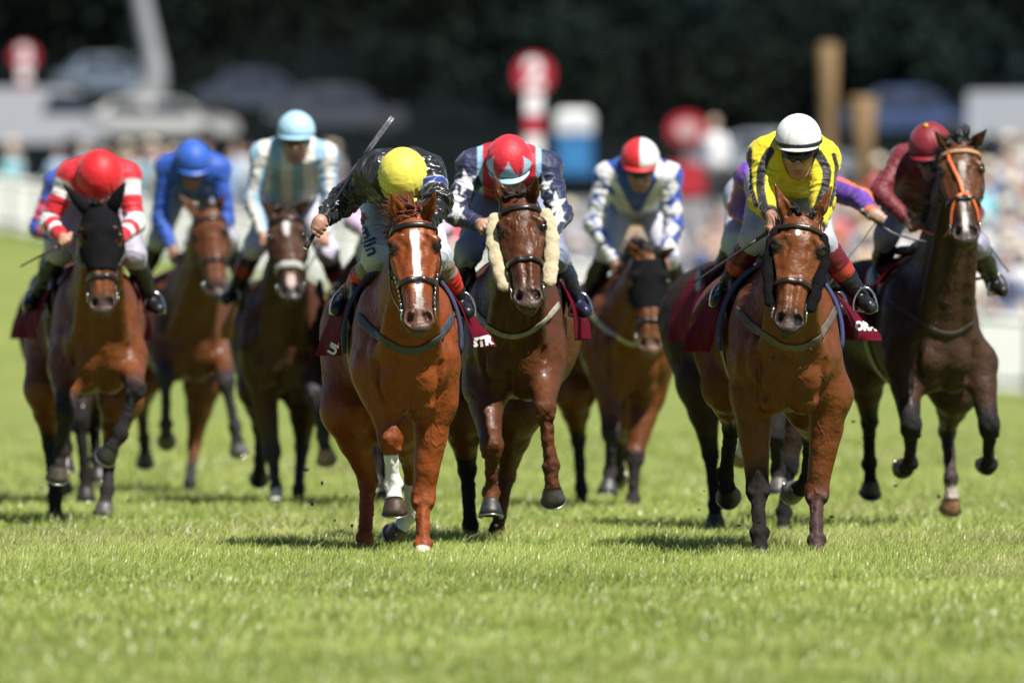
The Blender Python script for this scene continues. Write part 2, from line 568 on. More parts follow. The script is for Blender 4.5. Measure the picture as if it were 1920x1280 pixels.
def build_horse(S):
    d0 = S['d0']; cx = S['cx']
    ch = S.get('vox', .012)
    O = world_at(cx, 600, d0); O[2] = 0.
    yaw = S.get('yaw', 0.)
    back = V(math.sin(yaw), math.cos(yaw), 0); lat = V(math.cos(yaw), -math.sin(yaw), 0); up = V(0, 0, 1)
    sz = S.get('size', 1.0)
    Rb = np.stack([lat, back, up], 1)
    zs = world_at(0, S['cb'], d0)[2]             # height of the underside of the chest
    zo = zs - .79 * sz
    def T(a, l, z): return back * a * sz + lat * l * sz + up * (z * sz + zo)
    def P(px, dep): return world_at(px[0], px[1], dep) - O
    wS = S.get('wide', 1.0)
    B = Body()
    r3 = lambda x, y, z: V(x * wS, y, z) * sz
    # trunk
    B.ell(T(.64, 0, 1.18), r3(.262, .62, .37), Rb, 'coat', .10)
    B.ell(T(.24, 0, 1.10), r3(.215, .24, .30), Rb, 'coat', .10)
    B.ell(T(1.12, 0, 1.20), r3(.255, .5, .30), Rb, 'coat', .10)
    B.ell(T(1.50, 0, 1.28), r3(.275, .36, .28), Rb, 'coat', .10)
    B.cone(T(.36, 0, 1.48), T(.95, 0, 1.46), .10 * sz, .09 * sz, 'coat', .10)
    for sgn in (-1, 1):
        Rs = Rb @ np.array(Matrix.Rotation(math.radians(-18), 3, 'X'))
        B.ell(T(.30, sgn * .165 * wS, 1.14), r3(.098, .19, .32), Rs, 'coat', .045)
        B.ell(T(.15, sgn * .185 * wS, 1.06), r3(.062, .08, .11), Rb, 'coat', .05)        # point of shoulder
        B.ell(T(.035, sgn * .082 * wS, .985), r3(.085, .085, .110), Rb, 'coat', .016)      # breast muscle
        B.ell(T(.10, sgn * .07 * wS, .875), r3(.078, .10, .085), Rb, 'coat', .03)
        B.ell(T(.055, sgn * .15 * wS, 1.08), r3(.055, .07, .13), Rb, 'coat', .04)
        B.ell(T(1.48, sgn * .17, 1.16), V(.145, .26, .30) * sz, Rb, 'coat', .08)
    B.cone(T(-.055, 0, 1.08), T(-.01, 0, .86), .010 * sz, .012 * sz, 'coat', .025, sub=True)
    # head
    hd = S['head']
    poll_d = d0 + hd.get('dy', -.52)
    poll = P(hd['poll'], poll_d)
    HL = hd.get('L', HEAD_L)
    mz, _ = solve(poll + O, poll_d, hd['muz'], HL, -1)
    mz = mz - O
    hyaw = hd.get('yaw', 0.)
    hl = V(math.cos(hyaw), -math.sin(hyaw), math.sin(hd.get('roll', 0.)))
    HF = HeadFrame(poll, mz, hl, HL)
    h_lo = np.min([HF.at(t, v, w) for t in (-.1, 1.06) for v in (-.13, .13) for w in (-.27, .04)], axis=0)
    h_hi = np.max([HF.at(t, v, w) for t in (-.1, 1.06) for v in (-.13, .13) for w in (-.27, .04)], axis=0)
    # neck
    n0 = T(.34, 0, 1.22); n3 = HF.at(.10, 0, -.13)
    n1 = n0 + (n3 - n0) * .36 + up * .04; n2 = n0 + (n3 - n0) * .72 + up * .045
    B.cone(n0, n1, .25 * sz, .195 * sz, 'coat', .12, lat, S.get('neckq', 1.42))
    B.cone(n1, n2, .195 * sz, .15 * sz, 'coat', .08, lat, S.get('neckq', 1.42) + .18)
    B.cone(n2, n3, .15 * sz, .105 * sz, 'coat', .06, lat, 1.4)
    B.cone(T(.08, 0, 1.02), HF.at(.40, 0, -.20), .11 * sz, .055 * sz, 'coat', .10)          # underside of the neck
    for sgn in (-1, 1):
        B.cone(T(.06, sgn * .11, 1.04), HF.at(.36, sgn * .07, -.17), .068 * sz, .04 * sz, 'coat', .022)
        B.cone(T(.06, sgn * .045, 1.05), HF.at(.45, sgn * .03, -.20), .014 * sz, .010 * sz, 'coat', .03, sub=True)
        B.cone(T(-.015, sgn * .165 * wS, 1.06), T(.03, sgn * .125 * wS, .88), .012 * sz, .016 * sz, 'coat', .03, sub=True)
    B.loft(HF.dist, h_lo, h_hi, 'head', .035)
    for sgn in (-1, 1):
        # cheek, facial crest, orbit, brow, nostril rim
        B.ell(HF.at(.36, sgn * .082, -.165), V(.085, .030, .075), np.stack([HF.u, HF.v, HF.w], 1), 'head', .03)
        B.cone(HF.at(.34, sgn * .108, -.055), HF.at(.57, sgn * .078, -.045), .016, .009, 'head', .014)
        B.ell(HF.at(.258, sgn * .106, -.030), V(.042, .026, .034), np.stack([HF.u, HF.v, HF.w], 1), 'head', .02)
        B.cone(HF.at(.205, sgn * .070, .0), HF.at(.255, sgn * .122, -.024), .016, .013, 'head', .015)
        B.cone(HF.at(.330, sgn * .092, -.022), HF.at(.325, sgn * .118, -.040), .010, .009, 'head', .012)
        B.cone(HF.at(.58, sgn * .030, -.004), HF.at(.86, sgn * .022, -.004), .013, .011, 'head', .02)
        B.ell(HF.at(.925, sgn * .054, -.032), V(.040, .021, .032), np.stack([HF.u, HF.v, HF.w], 1), 'muz', .015)
        B.cone(HF.at(.885, sgn * .034, -.002), HF.at(.95, sgn * .068, -.03), .012, .013, 'muz', .012)
    B.ell(HF.at(1.0, 0, -.040), V(.030, .052, .036), np.stack([HF.u, HF.v, HF.w], 1), 'muz', .02)    # upper lip
    B.ell(HF.at(.985, 0, -.098), V(.038, .043, .032), np.stack([HF.u, HF.v, HF.w], 1), 'muz', .015)  # chin
    RH = np.stack([HF.u, HF.v, HF.w], 1)
    fl = hd.get('flare', 1.0)
    for sgn in (-1, 1):
        B.ell(HF.at(.925, sgn * .047, -.012), V(.030, .018, .026) * fl, RH, 'muz', .010, sub=True)
        B.ell(HF.at(.290, sgn * .122, -.026), V(.024, .016, .018), RH, 'head', .008, sub=True)
        B.cone(HF.at(.335, sgn * .096, -.006), HF.at(.50, sgn * .072, -.010), .012, .006, 'head', .02, sub=True)
        B.cone(HF.at(.30, sgn * .052, .004), HF.at(.42, sgn * .060, -.004), .010, .004, 'head', .02, sub=True)
        B.cone(HF.at(.13, sgn * .074, -.004), HF.at(.18, sgn * .080, -.006), .012, .010, 'head', .02, sub=True)
    B.cone(HF.at(1.0, -.05, -.074), HF.at(1.0, .05, -.074), .006, .006, 'muz', .008, sub=True)
    # ears
    ears = hd.get('ears'); eks = []
    for sgn, e in zip((-1, 1), ears if ears else (None, None)):
        base = HF.at(.035, sgn * .058, -.055)
        if e is not None:
            tip, _ = solve(base + O, base[1] + O[1], e, .175, hd.get('esign', (-1, -1))[0 if sgn < 0 else 1]); tip = tip - O
        else:
            tip = base - HF.u * .16 + HF.v * sgn * .03
        ax = unit(tip - base); mid = base + (tip - base) * .42
        Lr = np.linalg.norm(tip - base)
        fw = unit(HF.w - ax * np.dot(ax, HF.w))
        sd = np.cross(ax, fw)
        # the pinna: wide in the middle, thin, cupped to the front
        B.cone(base - ax * .02, mid, .026, .034, 'ear', .02, fw, 1.25)
        B.cone(mid, tip, .034, .006, 'ear', .01, fw, 1.35)
        B.cone(base + ax * .035 + fw * .024, base + ax * Lr * .80 + fw * .018, .021, .006, 'earin', .008, sub=True)
        eks.append((base, tip, fw))
    # legs
    LJ = {}
    for lg in LEGS:
        j = S['legs'][lg]
        front = lg[0] == 'F'; sgn = -1 if lg[1] == 'R' else 1
        if front:
            e_d = d0 + (back[1] * j.get('ed', .26) + (lat[1] * sgn * .17)) * sz
            E = P(j['e'], e_d)
            K, dk = solve(E + O, e_d, j['k'], .40 * sz, j.get('s', (-1, 1, -1))[0])
            F, df = solve(K, dk, j['f'], .265 * sz, j.get('s', (-1, 1, -1))[1])
            Tt, dt = solve(F, df, j['t'], .165 * sz, j.get('s', (-1, 1, -1))[2])
            K, F, Tt = K - O, F - O, Tt - O
            key = 'leg' + lg
            B.cone(T(.27, sgn * .155 * wS, 1.05), E, .115 * sz, .098 * sz, 'coat', .07)
            m = E + (K - E) * .33
            fd = unit(np.cross(K - E, lat))
            B.cone(E, m, .100 * sz, .082 * sz, 'coat', .08, lat, 1.05)
            B.cone(m, K, .082 * sz, .050 * sz, 'coat', .03)
            B.cone(m + back * .02 * sz + lat * sgn * .015, K, .062 * sz, .036 * sz, 'coat', .03)
            fw_ = unit(np.cross(K - E, lat)); fw_ = fw_ if np.dot(fw_, back) < 0 else -fw_
            B.cone(E + fw_ * .055 * sz + lat * sgn * .03, K + fw_ * .02 * sz, .046 * sz, .018 * sz, 'coat', .014)
            B.cone(E + fw_ * .03 * sz - lat * sgn * .055, K - lat * sgn * .02, .040 * sz, .018 * sz, 'coat', .014)
            ax = unit(F - K)
            Rk = np.stack([lat, np.cross(ax, lat), ax], 1)
            B.ell(K, V(.060, .056, .072) * sz, Rk, key, .03)
            B.ell(K + back * .03 * sz, V(.030, .03, .045) * sz, Rk, key, .02)
            fwk = -np.cross(ax, lat) if np.dot(np.cross(ax, lat), back) > 0 else np.cross(ax, lat)
            for s2 in (-1, 1):
                B.ell(K + lat * s2 * .022 * sz + fwk * .046 * sz - ax * .018, V(.021, .016, .026) * sz, Rk, key, .010)
                B.ell(K + lat * s2 * .036 * sz + fwk * .034 * sz + ax * .038, V(.019, .016, .020) * sz, Rk, key, .010)
            B.cone(K, F, .039 * sz, .033 * sz, key, .02)
            bk = np.cross(ax, lat)
            B.cone(K + bk * .028 * sz, F + bk * .024 * sz, .018 * sz, .018 * sz, key, .006)
            for s2 in (-1, 1):
                B.cone(K + lat * s2 * .026 * sz + bk * .012 * sz, F * .75 + K * .25 + lat * s2 * .020 * sz + bk * .012 * sz, .014 * sz, .008 * sz, key, .005)
                B.ell(F + lat * s2 * .030 * sz + bk * .014 * sz, V(.018, .020, .020) * sz, None, key, .008)
        else:
            s_d = d0 + (back[1] * 1.22 + lat[1] * sgn * .2) * sz
            E = P(j['e'], s_d)
            K, dk = solve(E + O, s_d, j['k'], .43 * sz, j.get('s', (1, -1, -1))[0])
            F, df = solve(K, dk, j['f'], .36 * sz, j.get('s', (1, -1, -1))[1])
            Tt, dt = solve(F, df, j['t'], .165 * sz, j.get('s', (1, -1, -1))[2])
            K, F, Tt = K - O, F - O, Tt - O
            key = 'leg' + lg
            B.cone(T(1.48, sgn * .15, 1.22), E, .20 * sz, .125 * sz, 'coat', .10)
            m = E + (K - E) * .4
            B.cone(E, m, .125 * sz, .085 * sz, 'coat', .06)
            B.cone(m, K, .085 * sz, .044 * sz, 'coat', .04)
            ax = unit(F - K); bk = np.cross(ax, lat)
            Rk = np.stack([lat, bk, ax], 1)
            B.ell(K, V(.042, .058, .062) * sz, Rk, key, .03)
            pt = K + bk * .055 * sz - ax * .055 * sz
            B.cone(K, pt, .034 * sz, .024 * sz, key, .025)
            B.cone(m + bk * .06 * sz, pt, .030 * sz, .015 * sz, 'coat', .03)
            B.cone(K, F, .041 * sz, .034 * sz, key, .025)
            B.cone(K + bk * .03 * sz, F + bk * .02 * sz, .020 * sz, .017 * sz, key, .012)
        ax2 = unit(Tt - F); cor = F + (Tt - F) * .52
        B.ell(F, V(.044, .046, .046) * sz, np.stack([lat, np.cross(unit(F - K), lat), unit(F - K)], 1), key, .02)
        B.cone(F, cor, .035 * sz, .038 * sz, 'pas' + lg, .02)
        B.cone(cor, cor + ax2 * .012, .041 * sz, .045 * sz, 'pas' + lg, .012)
        LJ[lg] = dict(E=E, K=K, F=F, C=cor, T=Tt, ax=ax2)
    # dock
    B.cone(T(1.80, 0, 1.42), T(1.98, 0, 1.36), .05, .03, 'tail', .05)
    v, q = B.mesh(ch)
    v = relax(v, q, 2, .45)
    # ---- pigment
    W = B.weights(v, .014)
    wleg = sum(W.get('leg' + l, 0) + W.get('pas' + l, 0) for l in LEGS)
    nrm = vnormals(v, q)
    v = v + nrm * (wleg * ((vnoise(v, 34, 51) - .5) * .0085 + (vnoise(v, 75, 52) - .5) * .0045) + (vnoise(v, 20, 53) - .5) * .003)[:, None]
    coat = V(*S['coat']); pts = V(*S.get('points', (.012, .010, .010)))
    col = np.tile(coat, (len(v), 1))
    nz1 = vnoise(v, 3.2, 3); nz2 = vnoise(v, 22, 5)
    col *= (1 + .22 * (nz1 - .5) + .12 * (nz2 - .5))[:, None]
    def lay(c, w):
        nonlocal col
        col = col * (1 - w[:, None]) + np.asarray(c) * w[:, None]
    ht, hv, hw_ = HF.local(v)
    inhead = sstep(.25, .6, W.get('head', 0) + W.get('muz', 0) + W.get('ear', 0))
    mzc = S.get('muzzle', (.05, .035, .03))
    lay(mzc, inhead * sstep(.78, .92, ht + .05 * (nz1 - .5)) * .9)
    for sgn in (-1, 1):                                       # dark eye skin, spread wider to paint in the brow's shadow
        e = np.sqrt(((ht - .295) * HEAD_L / .044) ** 2 + ((hv - sgn * .112) / .040) ** 2 + ((hw_ + .03) / .06) ** 2)
        lay(V(*S.get('eyeskin_shade', (.03, .018, .012))), inhead * sstep(1.15, .6, e) * .9)
        n_ = np.sqrt(((ht - .928) * HEAD_L / .024) ** 2 + ((hv - sgn * .047) / .0175) ** 2)
        lay((.012, .008, .008), inhead * sstep(1.05, .8, n_) * sstep(-.006, -.016, hw_))
    bl = S.get('points_up', 1.0)
    for lg in LEGS:
        J = LJ[lg]
        cfg = S['legs'][lg]
        wl = W.get('leg' + lg, 0) + W.get('pas' + lg, 0)
        pc = V(*cfg.get('col', pts))
        # height along the limb: 0 knee, 1 fetlock
        ax = unit(J['F'] - J['K']); Lk = np.linalg.norm(J['F'] - J['K'])
        s_ = ((v - J['K']) @ ax) / Lk
        near = np.linalg.norm(v - (J['K'] + np.clip(s_, -.5, 1.2)[:, None] * ax * Lk), axis=1) < .14
        start = cfg.get('dark', -.25)
        if start is not None:
            lay(pc, np.clip(wl + near * sstep(-.8, -.1, s_), 0, 1) * sstep(start - .25, start + .2, s_ + .25 * (nz1 - .5)) * bl)
        wh = cfg.get('white')
        if wh is not None:
            pas = sstep(.3, .7, W.get('pas' + lg, 0) + (W.get('leg' + lg, 0) * sstep(wh - .05, wh + .05, s_ + .12 * (nz2 - .5))))
            lay(cfg.get('whitec', (.78, .74, .70)), pas * 1.0)
    for fn in S.get('marks', []):
        w, c = fn(ht, hv, hw_, inhead, nz1, nz2)
        lay(c, w)
    lay(S.get('earcol', tuple(coat * .8)), sstep(.4, .8, W.get('ear', 0)) * .6)
    lay(V(*S.get('tailcol', pts)), sstep(.4, .8, W.get('tail', 0)))
    root = empty('horse', O, S['label'], 'horse', 'racehorses galloping up the course')
    bo = link_mesh('body', v, q, coat_material(), root, True, np.clip(col, 0, 1))
    ga = bo.data.attributes.new('gloss', 'FLOAT', 'POINT'); ga.data.foreach_set('value', np.clip(1 - wleg * 1.2, 0, 1).astype(np.float32))
    # ---- eyes
    for sgn in (-1, 1):
        b = MB(); b.ball(HF.at(.290, sgn * .109, -.031), .0260, 12)
        b.build('eye', plain('horse eye', (.008, .006, .005), .16, 0, .1, coat=.25), root)
    # ---- hooves with their shoes
    for lg in LEGS:
        hoof(LJ[lg], lat, sz * 1.10, S['legs'][lg], root)
    # ---- mane, forelock, tail
    rnd = random.Random(S['seed'])
    hair = plain('hair ' + S['name'], S.get('hair', (.012, .010, .009)), .45, 0, .35, 30)
    crest0 = T(.42, 0, 1.60); 
    mn = MB()
    nc = S.get('mane_n', 110)
    side = S.get('mane_side', -1)
    def neck_top(f):
        p = n1 + (n3 - n1) * f if f > .0 else n1
        rr = .195 + (.105 - .195) * f
        dirn = unit(np.cross(lat, unit(n3 - n1)))
        if dirn[2] < 0: dirn = -dirn
        return p + dirn * rr * sz * .97, dirn
    for i in range(nc):
        f = rnd.random() ** .8
        p, dn = neck_top(f)
        l = rnd.uniform(.10, .20) * S.get('mane_len', 1.)
        out = lat * side * rnd.uniform(.35, 1.0) + up * rnd.uniform(.2, .9) + back * rnd.uniform(.2, 1.)
        d1 = unit(dn + out * .6); cv = V(*[rnd.uniform(-.25, .25) for _ in range(3)])
        for h_ in range(9):
            pt = [p + lat * rnd.uniform(-.02, .02) + back * rnd.uniform(-.02, .02)]; dv = unit(d1 + V(*[rnd.uniform(-.15, .15) for _ in range(3)])); l2 = l * rnd.uniform(.6, 1.1)
            for k in range(4):
                pt.append(pt[-1] + dv * l2 / 4)
                dv = unit(dv + back * .25 + up * -.28 + lat * side * .12 + cv * .6 + V(*[rnd.uniform(-.1, .1) for _ in range(3)]))
            mn.tube(pt, [.0042, .0042, .0034, .0024, .0008], 3, False)
    mn.build('mane', hair, root)
    if S.get('forelock', 1):
        fm = MB()
        nl = S.get('fore_n', 70)
        for lock in range(nl // 8):                    # hairs gather into locks
            p0 = HF.at(rnd.uniform(-.06, .05), rnd.uniform(-.058, .058), rnd.uniform(-.05, -.0))
            d0_ = unit(HF.v * rnd.uniform(-.8, .8) - HF.u * rnd.uniform(.1, 1.2) * S.get('fore_up', 1.) + HF.w * rnd.uniform(-.5, .5) + V(S.get('fore_x', 0.), 0, 0))
            cv = V(*[rnd.uniform(-.3, .3) for _ in range(3)]); l0 = rnd.uniform(.05, .10) * S.get('fore_len', 1.)
            for i in range(22):
                dv = unit(d0_ + V(*[rnd.uniform(-.16, .16) for _ in range(3)])); l = l0 * rnd.uniform(.6, 1.1)
                pt = [p0 + HF.v * rnd.uniform(-.014, .014) + HF.w * rnd.uniform(-.012, .012)]
                for k in range(4):
                    pt.append(pt[-1] + dv * l / 4)
                    dv = unit(dv + up * -.30 + back * .35 + V(S.get('fore_x', 0.) * .5, 0, 0) + cv * .8 + V(*[rnd.uniform(-.10, .10) for _ in range(3)]))
                fm.tube(pt, [.0030, .0030, .0025, .0018, .0006], 3, False)
        fm.build('forelock', hair, root)
    tm = MB()
    for i in range(60):
        p = T(1.93, 0, 1.38) + V(*[rnd.uniform(-.03, .03) for _ in range(3)])
        dv = unit(back * 1. + up * rnd.uniform(-.5, .1) + lat * rnd.uniform(-.25, .25))
        pt = [p]; l = rnd.uniform(.45, .75)
        for k in range(6):
            pt.append(pt[-1] + dv * l / 6)
            dv = unit(dv + up * -.16 + V(*[rnd.uniform(-.12, .12) for _ in range(3)]))
        tm.tube(pt, [.009, .011, .011, .010, .008, .005, .001], 4, False)
    tm.build('tail', plain('hair tail ' + S['name'], S.get('tailhair', S.get('hair', (.012, .010, .009))), .45, 0, .35, 30), root)
    ctx = dict(S=S, O=O, T=T, P=P, HF=HF, root=root, lat=lat, back=back, up=up, sz=sz, zo=zo, d0=d0, wS=wS, LJ=LJ,
               bvh=BVHTree.FromPolygons([tuple(x) for x in v], [tuple(int(i) for i in f) for f in q]), n0=n0, n1=n1, n2=n2, n3=n3)
    tack(ctx)
    return ctx

def hoof(J, lat, sz, cfg, root):
    a = J['ax']; d = unit(np.cross(a, lat))
    ns = unit(.80 * a - .60 * d)                     # out of the sole
    td = unit(d - ns * np.dot(d, ns))                # towards the toe
    sd = unit(np.cross(ns, td))
    top = J['C'] + a * .004
    bot = J['C'] + ns * .062 * sz + td * .020 * sz
    n = 20; vs = []; fs = []
    rings = [(top, .041, .043, a), (top * .8 + bot * .2, .0465, .048, None), (top * .3 + bot * .7, .054, .058, None), (bot, .059, .064, None), (bot + ns * .001, .050, .055, None)]
    for ri, (c, rx, ry, _) in enumerate(rings):
        nn = unit(a * (1 - ri / 3.) + ns * (ri / 3.)) if ri < 3 else ns
        t2 = unit(td - nn * np.dot(td, nn)); s2 = np.cross(nn, t2)
        for k in range(n):
            th = 2 * math.pi * k / n
            yy = math.cos(th); 
            rr = ry if yy > 0 else ry * .82
            vs.append(c + s2 * rx * sz * math.sin(th) + t2 * rr * sz * yy)
    m = len(rings)
    for r in range(m - 1):
        for k in range(n):
            fs.append((r * n + k, r * n + (k + 1) % n, (r + 1) * n + (k + 1) % n, (r + 1) * n + k))
    fs.append(tuple(range(n))); fs.append(tuple((m - 1) * n + k for k in range(n - 1, -1, -1)))
    b = MB(); b.add(vs, fs)
    hc = cfg.get('hoof', (.035, .030, .028))
    ob = b.build('hoof', plain('hoof %.3f' % hc[0], hc, .45, 0, .45, 26, .2), root)
    # the thin alloy shoe: a U round the rim of the sole
    sb = MB(); pts = []
    for k in range(17):
        th = math.radians(-130 + 260 * k / 16)
        yy = math.cos(th)
        pts.append(bot + ns * .004 + sd * .055 * sz * math.sin(th) + td * (.060 if yy > 0 else .050) * sz * yy)
    sb.strap(pts, [ns] * len(pts), .016, .007)
    s = sb.build('horseshoe', plain('alloy', (.55, .55, .54), .28, .9, .15, 20), ob)
# ------------------------------------------------------------------ saddlery
def drop_on(bvh, p, dirn, dist=.6):
    h = bvh.ray_cast(Vector(p), Vector(dirn), dist)
    return (None, None) if h[0] is None else (V(*h[0]), V(*h[1]))

def tack(C):
    S, HF, root, lat, back, up, T, sz = C['S'], C['HF'], C['root'], C['lat'], C['back'], C['up'], C['T'], C['sz']
    bvh = C['bvh']
    k = S.get('tack', {})
    leather = plain('leather ' + k.get('lname', 'black'), k.get('leather', (.014, .012, .012)), .32, 0, .3, 30, .1, coat=.3)
    nbc = k.get('nose', None)
    bridle = None
    def arc(t, a0, a1, n=26, off=.004, dt=0.):
        P, N = [], []
        for i in range(n + 1):
            f = i / n; a = a0 + (a1 - a0) * f
            p, nn = HF.skin(t + dt * math.sin(math.pi * f), a, off)
            h = bvh.ray_cast(Vector(p + nn * .10), Vector(-nn), .2)
            if h[0] is not None and (V(*h[0]) - p) @ nn > -.03: p = V(*h[0]) + nn * off
            P.append(p); N.append(nn)
        return P, N
    def rail(pts_ta, off=.004, n=6):
        P, N = [], []
        cs = spline([V(t, a, 0) for t, a in pts_ta], n)
        for c in cs:
            p, nn = HF.skin(c[0], c[1], off)
            h = bvh.ray_cast(Vector(p + nn * .10), Vector(-nn), .2)
            if h[0] is not None and (V(*h[0]) - p) @ nn > -.03: p = V(*h[0]) + nn * off
            P.append(p); N.append(nn)
        return P, N
    b = MB()
    if not k.get('no_browband'):
        P, N = arc(.115, -6, 186, off=.005); b.strap(P, N, .024, .010)
    P, N = arc(k.get('nose_t', .60), -60, 240, off=.005, n=36)
    bridle_m = leather
    b2 = MB(); b2.strap(P, N, k.get('nose_w', .024), .011)
    straps = MB()
    for sg in (0, 1):
        f = (lambda a: a) if sg == 0 else (lambda a: 180 - a)
        P, N = rail([(-.03, f(20)), (.10, f(2)), (.30, f(-14)), (.50, f(-18)), (.70, f(-14)), (.80, f(-8))], .006); straps.strap(P, N, .016, .006)
        P, N = rail([(.05, f(-10)), (.16, f(-16)), (.34, f(-32)), (.54, f(-34)), (.62, f(-26))], .006); straps.strap(P, N, .014, .005)
    bridle = (b if b.v else straps).build('bridle', k.get('brow_mat', None) or leather, root)
    b2.build('noseband', nbc or leather, bridle)
    if b.v: straps.build('cheek_strap', leather, bridle)
    if k.get('stripe'):                                   # a coloured cross strap down the face
        st = MB()
        P, N = rail([(.10, 128), (.25, 112), (.40, 98), (.55, 90)], .006, 8); st.strap(P, N, .020, .008)
        P, N = rail([(.55, 90), (.62, 60), (.72, 28), (.82, 4)], .006, 8); st.strap(P, N, .018, .008)
        P, N = rail([(.55, 90), (.62, 120), (.72, 152), (.82, 176)], .006, 8); st.strap(P, N, .018, .008)
        st.build('face_strap', k['stripe'], bridle)
    metal = plain('bright metal', (.70, .70, .68), .18, 1., .05, 20)
    bits = []
    for sg in (-1, 1):
        a = 178 if sg < 0 else 2
        p, nn = HF.skin(.85, a - (8 if sg < 0 else -8) * 0, .012)
        r = MB(); ring = []
        e1 = HF.u; e2 = unit(np.cross(nn, e1))
        for i in range(17):
            th = 2 * math.pi * i / 16
            ring.append(p + .030 * (math.cos(th) * e1 + math.sin(th) * e2))
        r.tube(ring, .0045, 6)
        if k.get('chain'):
            for i in range(8):
                pp, n2 = HF.skin(.50 + .045 * i, a if sg < 0 else a, .012)
                r.ball(pp, (.006, .006, .010), 5)
        r.build('bit_ring', metal, bridle)
        bits.append(p)
    # reins: from the bit rings back to the hands
    if k.get('reins', True) and 'hands' in S:
        rn = MB()
        for p, hp in zip(bits, S['hands']):
            h = hp - C['O']
            m = (p + h) / 2 + up * -.05 + lat * (.05 if p @ lat > h @ lat else -.05)
            pts = spline([p, m, h], 8)
            rn.strap(pts, [lat] * len(pts), .016, .005)
        rn.build('reins', k.get('rein_mat', None) or leather, root)
    # cheek pieces of sheepskin
    if 'cheekpiece' in k:
        for sg in (-1, 1):
            Bf = Body(); seq = [(.14, .125), (.24, .138), (.36, .145), (.50, .138), (.64, .122), (.74, .112)]
            pts = [HF.at(t, sg * (vv + k.get('cp_out', .0)), -.06 - .05 * t) for t, vv in seq]
            for a_, b_ in zip(pts[:-1], pts[1:]):
                Bf.cone(a_, b_, k.get('cp_r', .037), k.get('cp_r', .037), 'c', .02, HF.w, 1.5)
            v, q = Bf.mesh(.008)
            nrm = vnormals(v, q)
            v = v + nrm * ((vnoise(v, 60, 7) - .5) * .004 + (vnoise(v, 150, 9) - .5) * .004)[:, None]
            link_mesh('sheepskin_cheekpiece', v, q, plain('fleece %.2f' % k['cheekpiece'][0], k['cheekpiece'], .95, 0, .18, 40, .6, spec=.05, sheen=.0 if k['cheekpiece'][0] < .1 else .3), bridle)
    # hood over head and ears
    if 'hood' in k:
        hm = MB(); n = 30; rows = 22; vs = []; fs = []
        t0, t1 = k.get('hood_t0', -.05), k.get('hood_t', .60)
        for i in range(rows + 1):
            t = t0 + (t1 - t0) * i / rows
            for j in range(n + 1):
                a = -70 + 320 * j / n
                p, nn = HF.skin(t, a, .004)
                h = bvh.ray_cast(Vector(p + nn * .10), Vector(-nn), .2)
                if h[0] is not None and (V(*h[0]) - p) @ nn > -.03: p = V(*h[0]) + nn * .005
                vs.append(p)
        eye = []
        for i in range(rows):
            for j in range(n):
                t = t0 + (t1 - t0) * (i + .5) / rows; a = -70 + 320 * (j + .5) / n
                hole = False
                for ea in (22, 158):
                    if ((t - .295) / .072) ** 2 + ((a - ea) / 24.) ** 2 < 1: hole = True
                if not hole: fs.append((i * (n + 1) + j, i * (n + 1) + j + 1, (i + 1) * (n + 1) + j + 1, (i + 1) * (n + 1) + j))
        hm.add(vs, fs)
        ho = hm.build('hood', plain('hood cloth', k['hood'], .9, 0, .25, 20, .2, spec=.08), root)
        sm = ho.modifiers.new('thick', 'SOLIDIFY'); sm.thickness = .003
        for sg, e in zip((-1, 1), S['head']['ears'] if k.get('hood_ears', True) else ()):
            base = HF.at(.03, sg * .058, -.055)
            tip, _ = solve(base + C['O'], base[1] + C['O'][1], e, .185, -1); tip = tip - C['O']
            eb = MB(); ax = unit(tip - base); fw = unit(HF.w - ax * np.dot(ax, HF.w))
            pts = [base - ax * .02, base + ax * .05, base + ax * .10, base + ax * .15, tip + ax * .008]
            eb.tube(pts, [.036, .043, .036, .022, .006], 12, True, fw, .8)
            eb.build('hood_ear', MATS['hood cloth'], ho)
    # breast girth round the shoulders
    if 'breast' in k:
        bp = MB(); P, N = [], []
        zl = k.get('breast_z', 1.13)
        for i in range(41):
            l = (-.235 + .47 * i / 40) * C['wS']
            o = T(-.28, l, zl + .17 * (l / .235) ** 2)
            h, hn = drop_on(bvh, o, back, 1.1)
            if h is None: continue
            P.append(h + hn * .006); N.append(hn)
        if len(P) > 6:
            P2 = [P[0]] + [(P[i - 1] + P[i] * 2 + P[i + 1]) / 4 for i in range(1, len(P) - 1)] + [P[-1]]
            bp.strap(P2, N, k.get('breast_w', .035), .004)
            bp.build('breast_girth', plain('breast girth %.2f' % k['breast'][0], k['breast'], .6, 0, .3, 25, .15), root)
    # saddle cloth: draped over the back, its lower corners lifted by the wind
    cc = k.get('cloth', (.125, .003, .016))
    fl = k.get('flare', (.10, .16))
    na, nj = 18, 20
    hem = []
    vs = []; fs = []
    def half(a):      # half width and top of the barrel
        return .275 * C['wS']
    zt, zb = 1.52, k.get('cloth_z', 1.075)
    for i in range(na + 1):
        f = i / na; a = .50 + .56 * f
        for j in range(-nj, nj + 1):
            sg = 1 if j >= 0 else -1; g = abs(j) / nj
            ang = min(g / .50, 1.) * math.radians(78)
            l = half(a) * math.sin(ang) * 1.04 + .012
            z = 1.18 + .375 * math.cos(ang)
            l += (fl[0] if sg < 0 else fl[1]) * sstep(.05, .75, np.array([g]))[0] * (.30 + .80 * f) * (.75 + .25 * g)
            if g > .50:
                e = (g - .50) / .50
                z = z - e * (1.26 - zb)
                wv = math.sin(f * 7.5 + 1.2 * sg + S['seed']) * .018 + math.sin(f * 15 + S['seed'] * 2 + e * 3) * .010
                l = l + wv * e
                z += .05 * e * e * (fl[0] if sg < 0 else fl[1]) / .15
            vs.append(T(a + .06 * (max(0, g - .50) / .50), sg * l, z))
    w = 2 * nj + 1
